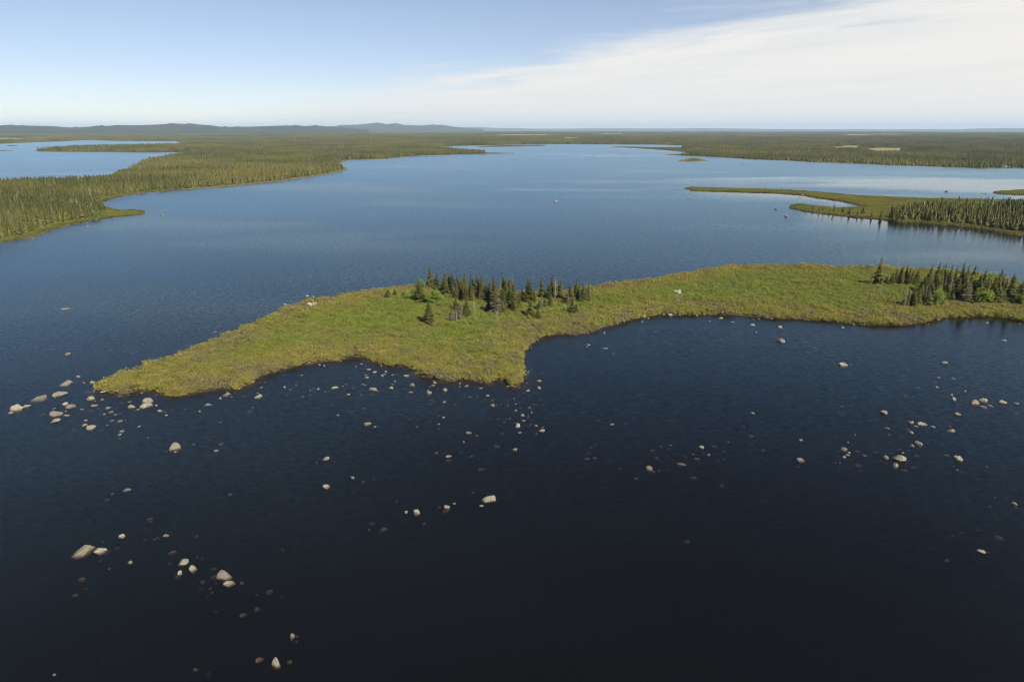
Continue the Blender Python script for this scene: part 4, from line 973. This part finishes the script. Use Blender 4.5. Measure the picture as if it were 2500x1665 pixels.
for (px, py, w_, h_, fl) in RK:
    nm = None
    for q, (pt_, lb) in enumerate(NAMED):
        if q not in used_named and abs(pt_[0] - px) < 2.6 and abs(pt_[1] - py) < 2.6:
            nm = lb; used_named.add(q); break
    if py < 620 and fl != 'L': w_, h_ = w_ * .8, h_ * .8
    yb = py + h_ * 0.42
    zb = 1.0 if fl == 'L' else 0.0
    gx, gy = G(px, yb, zb)
    rng_ = math.hypot(gx, gy, CAM_H); el = math.asin(CAM_H / rng_)
    W = w_ / FOC * rng_; Hv = h_ / FOC * rng_
    D = min(W * RG.uniform(.7, .95), Hv * 0.74 / math.sin(el))
    Z = max(0.10 * W, 0.10, (Hv - D * math.sin(el) * .8) / math.cos(el))
    Z = min(Z, W * .9)
    gy += D * .5; gx *= gy / (gy - D * .5)
    big = w_ > 12.5
    me = (BIG if big else ROCKS)[RG.randrange(12 if big else 16)]
    if not me.materials: me.materials.append(MAT_ROCK)
    o = bpy.data.objects.new('submerged_rock' if fl == 's' else 'boulder', me)
    half = Z * 0.95 if fl != 's' else max(.25, W * .3)
    top = Z if fl != 's' else -RG.uniform(0.05, 0.22)
    base = ground_z(gx, gy) if fl == 'L' else 0.0
    half = max(half, W * .22)
    if fl == 'L':
        top = max(Z * 1.3, 1.45); half = top * .62
    o.location = (gx, gy, base + top - half)
    o.scale = (W * .5 * 1.02, max(D, W * .35) * .5 * 1.02, half)
    o.rotation_euler = (RG.uniform(-.1, .1), RG.uniform(-.1, .1), RG.choice((0, math.pi)) + RG.uniform(-.25, .25) - math.atan2(gx, gy))
    sc.collection.objects.link(o)
    if fl == 'L':
        o.material_slots[0].link = 'OBJECT'; o.material_slots[0].material = MAT_PALE
    tag(o, nm, 'rock' if fl == 's' else 'boulder')
    shape = 'low' if h_ < .36 * w_ else 'round' if h_ > .66 * w_ else 'pale'
    sizew = 'tiny' if w_ < 5.2 else 'small' if w_ < 9 else ''
    ROCK_ITEMS.append([o, 'submerged rock' if fl == 's' else 'rock', ('faint brown' if fl == 's' else (sizew + ' ' + shape).strip()), px, py, nm])

# ---- labels: landmarks are named by hand, the rest by where they lie from the nearest landmark
def auto_labels(items, marks, group_of, limit):
    ordinals = ['', 'second ', 'third ', 'fourth ', 'fifth ', 'sixth ', 'seventh ', 'eighth ', 'ninth ', 'tenth ', 'eleventh ', 'twelfth ']
    slots = {}
    for it in items:
        o, noun, adj, px, py, nm = it
        o['group'] = group_of(it)
        if nm: continue
        best = min(marks, key=lambda m_: math.hypot(m_[0] - px, (m_[1] - py) * 1.6) * m_[3])
        dx_, dy_ = px - best[0], (py - best[1]) * 1.6
        if abs(dx_) > abs(dy_): rel = 'to the right of' if dx_ > 0 else 'to the left of'
        else: rel = 'below' if dy_ > 0 else 'above'
        slots.setdefault((adj, noun, rel, best[2]), []).append((math.hypot(dx_, dy_), it))
    for (adj, noun, rel, mk), lst in slots.items():
        lst.sort(key=lambda t: t[0])
        for q, (_, it) in enumerate(lst):
            it[0]['label'] = '%s%s %s %s %s' % ('' if len(lst) == 1 else (['nearest '] + ordinals[1:])[min(q, 11)], adj, noun, rel, mk)
marks = [(358,986,'the two stacked boulders',1),(427,1091,'the egg-shaped boulder',1),(166,936,'the oblong boulder',1),(99,974,'the slanting slab boulder',1),(140,1010,'the angular flat-topped boulder',1),(226,1044,'the smooth boulder below the shoal',1),(222,953,'the peninsula tip',1),
 (555,963,'the flat square block',1),(633,967,'the tilted oval boulder',1),(991,916,'the big white boulder',1),(912,950,'the broad grey boulder',1),(817,946,'the dark-bottomed rounded boulder',1),(1048,959,'the leaning egg boulder',1),(898,1034,'the lone wedge boulder',1),(1264,1039,'the leaning wedge boulder',1),(1323,1051,'the smooth oval boulder',1),
 (1265,944,'the low scrub point',1),(797,1120,'the lone lumpy boulder',1),(1194,1218,'the biggest domed boulder',1),(1017,1250,'the pointed white boulder',1),(220,1347,'the touching pair of boulders',1),(450,1380,'the trio of boulders',1),(546,1405,'the big faceted boulder',1),(674,1618,'the upright mottled boulder',1),(1587,1142,'the white angular boulder',1),
 (1712,1091,'the pale pointed stone',1),(1954,1123,'the smooth white oval stone',1),(1906,831,'the dark-footed bay boulder',1),(2056,888,'the tilted bay boulder',1),(2305,886,'the lone grey boulder',1),(2390,980,'the right-edge pair',1),(2156,1007,'the square tan boulder',1),(2249,1036,'the long low rock',1),(2195,1120,'the large square block',1),(2341,1121,'the close pair of rocks',1),
 (754,740,'the white shore boulder',1),(1358,492,'the flat mid-lake rock',1),(345,522,'the left spit tip',1),(1905,520,'the two rocks off the narrow spit',1),(1673,460,'the tip of the far curved spit',1),(2418,471,'the grassy islet at right',1),(1664,388,'the marshy islet far off',1),(1579,773,'the left end of the bay shore',1),(1760,768,'the middle of the bay shore',1),(1450,808,'the shore left of the bay',1),(2053,786,'the right end of the bay shore',1),(2320,773,'the sandy strip under the right grove',1),(60,585,'the near end of the left shore',1)]
auto_labels(ROCK_ITEMS, marks, lambda it: 'boulders and stones scattered over the shallow lake' if it[1] == 'rock' else 'rocks under the water', 12)
tmarks = [(1052,704,'the tallest grove spire',1),(1047,793,'the lone spruce',1),(1025,738,'the broad dark spruce',1),(1210,770,'the lichen grey spruce',1),(1160,788,'the bleached dead spruce',1),(1291,742,'the gap spruce',1),(1355,733,'the pale dead spruce',1),(1438,738,'the end spruce of the middle grove',1),(1135,720,'the middle of the grove',1.2),
 (2143,698,'the big leaning spruce',1),(2205,755,'the front corner dead spruce',1),(2355,740,'the pale tall spruce',1),(2400,740,'the white-trunked birch',1),(2465,740,'the white dead spruce',1),(2310,690,'the back birch crown',1),(2382,705,'the middle birch',1),(2287,745,'the slim yellow birch',1),(2148,537,'the pointed spruce on the spit',1),(1935,508,'the narrow spit tip',1),(2060,516,'the middle of the narrow spit',1)]
auto_labels([[a, b, c, d, e_, f] for a, b, c, d, e_, f in LIST], tmarks, lambda it: it[0]['group'], 12)

# small stones and gravel along the waterline: nobody could count them
pts = []
for poly, n in ((NEAR, 700), (MID, 260)):
    a_, b_ = poly, np.roll(poly, -1, 0)
    L_ = np.linalg.norm(b_ - a_, axis=1); pr = L_ / L_.sum()
    s_ = RNG.choice(len(poly), n, p=pr); f_ = RNG.random(n)
    pts.append(a_[s_] + (b_[s_] - a_[s_]) * f_[:, None] + RNG.normal(0, .75, (n, 2)))
q_ = GP([(0,591),(36,586),(79,580),(108,568),(162,551.5),(235,537),(307,528),(350,524.5)])
s_ = RNG.integers(0, len(q_) - 1, 260); pts.append(q_[s_] + (q_[s_ + 1] - q_[s_]) * RNG.random(260)[:, None] + RNG.normal(0, 1.0, (260, 2)))
pts = np.vstack(pts)
sd = grid_sample(Sg, pts[:, 0], pts[:, 1])
pts = pts[(sd > -2.2) & (sd < 0.9)]
keep = fbm(pts[:, 0] / 7, pts[:, 1] / 7, 88, 3) > .42
pts = pts[keep]
zz = grid_sample(Zg, pts[:, 0], pts[:, 1])
s = 0.10 + .26 * RNG.random(len(pts)) ** 2
me_st = [rock_mesh(800 + q) for q in range(3)]
scatter('shore_stones', np.column_stack([pts, np.maximum(zz, -.12) + s * .1]), RNG.integers(0, 3, len(pts)), RNG.random(len(pts)) * 6.28, np.column_stack([s * 1.2, s, s * .75]), np.full((len(pts), 3), .4), RNG.random(len(pts)), me_st, MAT_ROCK, 'pale stones strewn along the waterline')

# sunken stones showing faintly between the boulders of the shoals
near_rk = np.array([G(q[0], q[1]) for q in RK if q[1] > 800 and q[4] != 'L'])
sp = near_rk[RNG.integers(0, len(near_rk), 420)] + RNG.normal(0, 2.6, (420, 2))
sp = sp[grid_sample(Sg, sp[:, 0], sp[:, 1]) < -.5]
s = 0.16 + .42 * RNG.random(len(sp)) ** 2
scatter('sunken_stones', np.column_stack([sp, -s * .7 - .06 - .5 * RNG.random(len(sp))]), RNG.integers(0, 3, len(sp)), RNG.random(len(sp)) * 6.28, np.column_stack([s * 1.3, s, s * .7]), np.full((len(sp), 3), .4), RNG.random(len(sp)), [rock_mesh(820 + q) for q in range(3)], MAT_ROCK, 'faint sunken stones on the shoals')

# bleached log washed up at the tip
a_ = Acc()
p0, p1 = G(245, 957, .35), G(311, 947.5, .55)
a_.add(*tube((p0[0], p0[1], .30), ((p0[0] + p1[0]) / 2, (p0[1] + p1[1]) / 2 + .15, .50), .16, .13, 7))
a_.add(*tube(((p0[0] + p1[0]) / 2, (p0[1] + p1[1]) / 2 + .15, .50), (p1[0], p1[1], .62), .13, .06, 7))
for f, dx_, dy_ in ((.25, .2, .5), (.6, .3, -.45), (.8, -.2, .4)):
    bx_, by_ = p0[0] + (p1[0] - p0[0]) * f, p0[1] + (p1[1] - p0[1]) * f
    a_.add(*tube((bx_, by_, .45), (bx_ + dx_, by_ + dy_, .8), .04, .015, 4))
tag(obj('driftwood_log', a_.mesh('driftwood_log'), MAT_DEAD), 'long bleached log washed up along the peninsula tip', 'log')
a_ = Acc()
p0, p1 = G(2440, 561, .3), G(2484, 573.5, .3)
a_.add(*tube((p0[0], p0[1], .5), (p1[0], p1[1], .25), .2, .12, 6))
tag(obj('driftwood_log', a_.mesh('driftwood_log'), bark('weathered_log', (.20, .12, .07), (.32, .22, .14))), 'brown log lying at the foot of the far spit wood', 'log')

# ------------------------------------------------------------------ the air
V = np.array([[x_, y_, z_] for z_ in (-8.0, 330.0) for x_, y_ in ((-46000, -3000), (46000, -3000), (46000, 46000), (-46000, 46000))])
me = mesh_from('haze', V, quads=[(0, 3, 2, 1), (4, 5, 6, 7), (0, 1, 5, 4), (1, 2, 6, 5), (2, 3, 7, 6), (3, 0, 4, 7)])
m, t = material('haze')
pv = t.n('ShaderNodeVolumePrincipled')
pv.inputs['Color'].default_value = (0.62, 0.81, 1.0, 1)
pv.inputs['Density'].default_value = 4.0e-5
pv.inputs['Anisotropy'].default_value = 0.0
finish(t, None, pv.outputs[0])
HAZE = obj('haze', me, m)
tag(HAZE, 'thin blue haze over the whole country', kind='stuff')
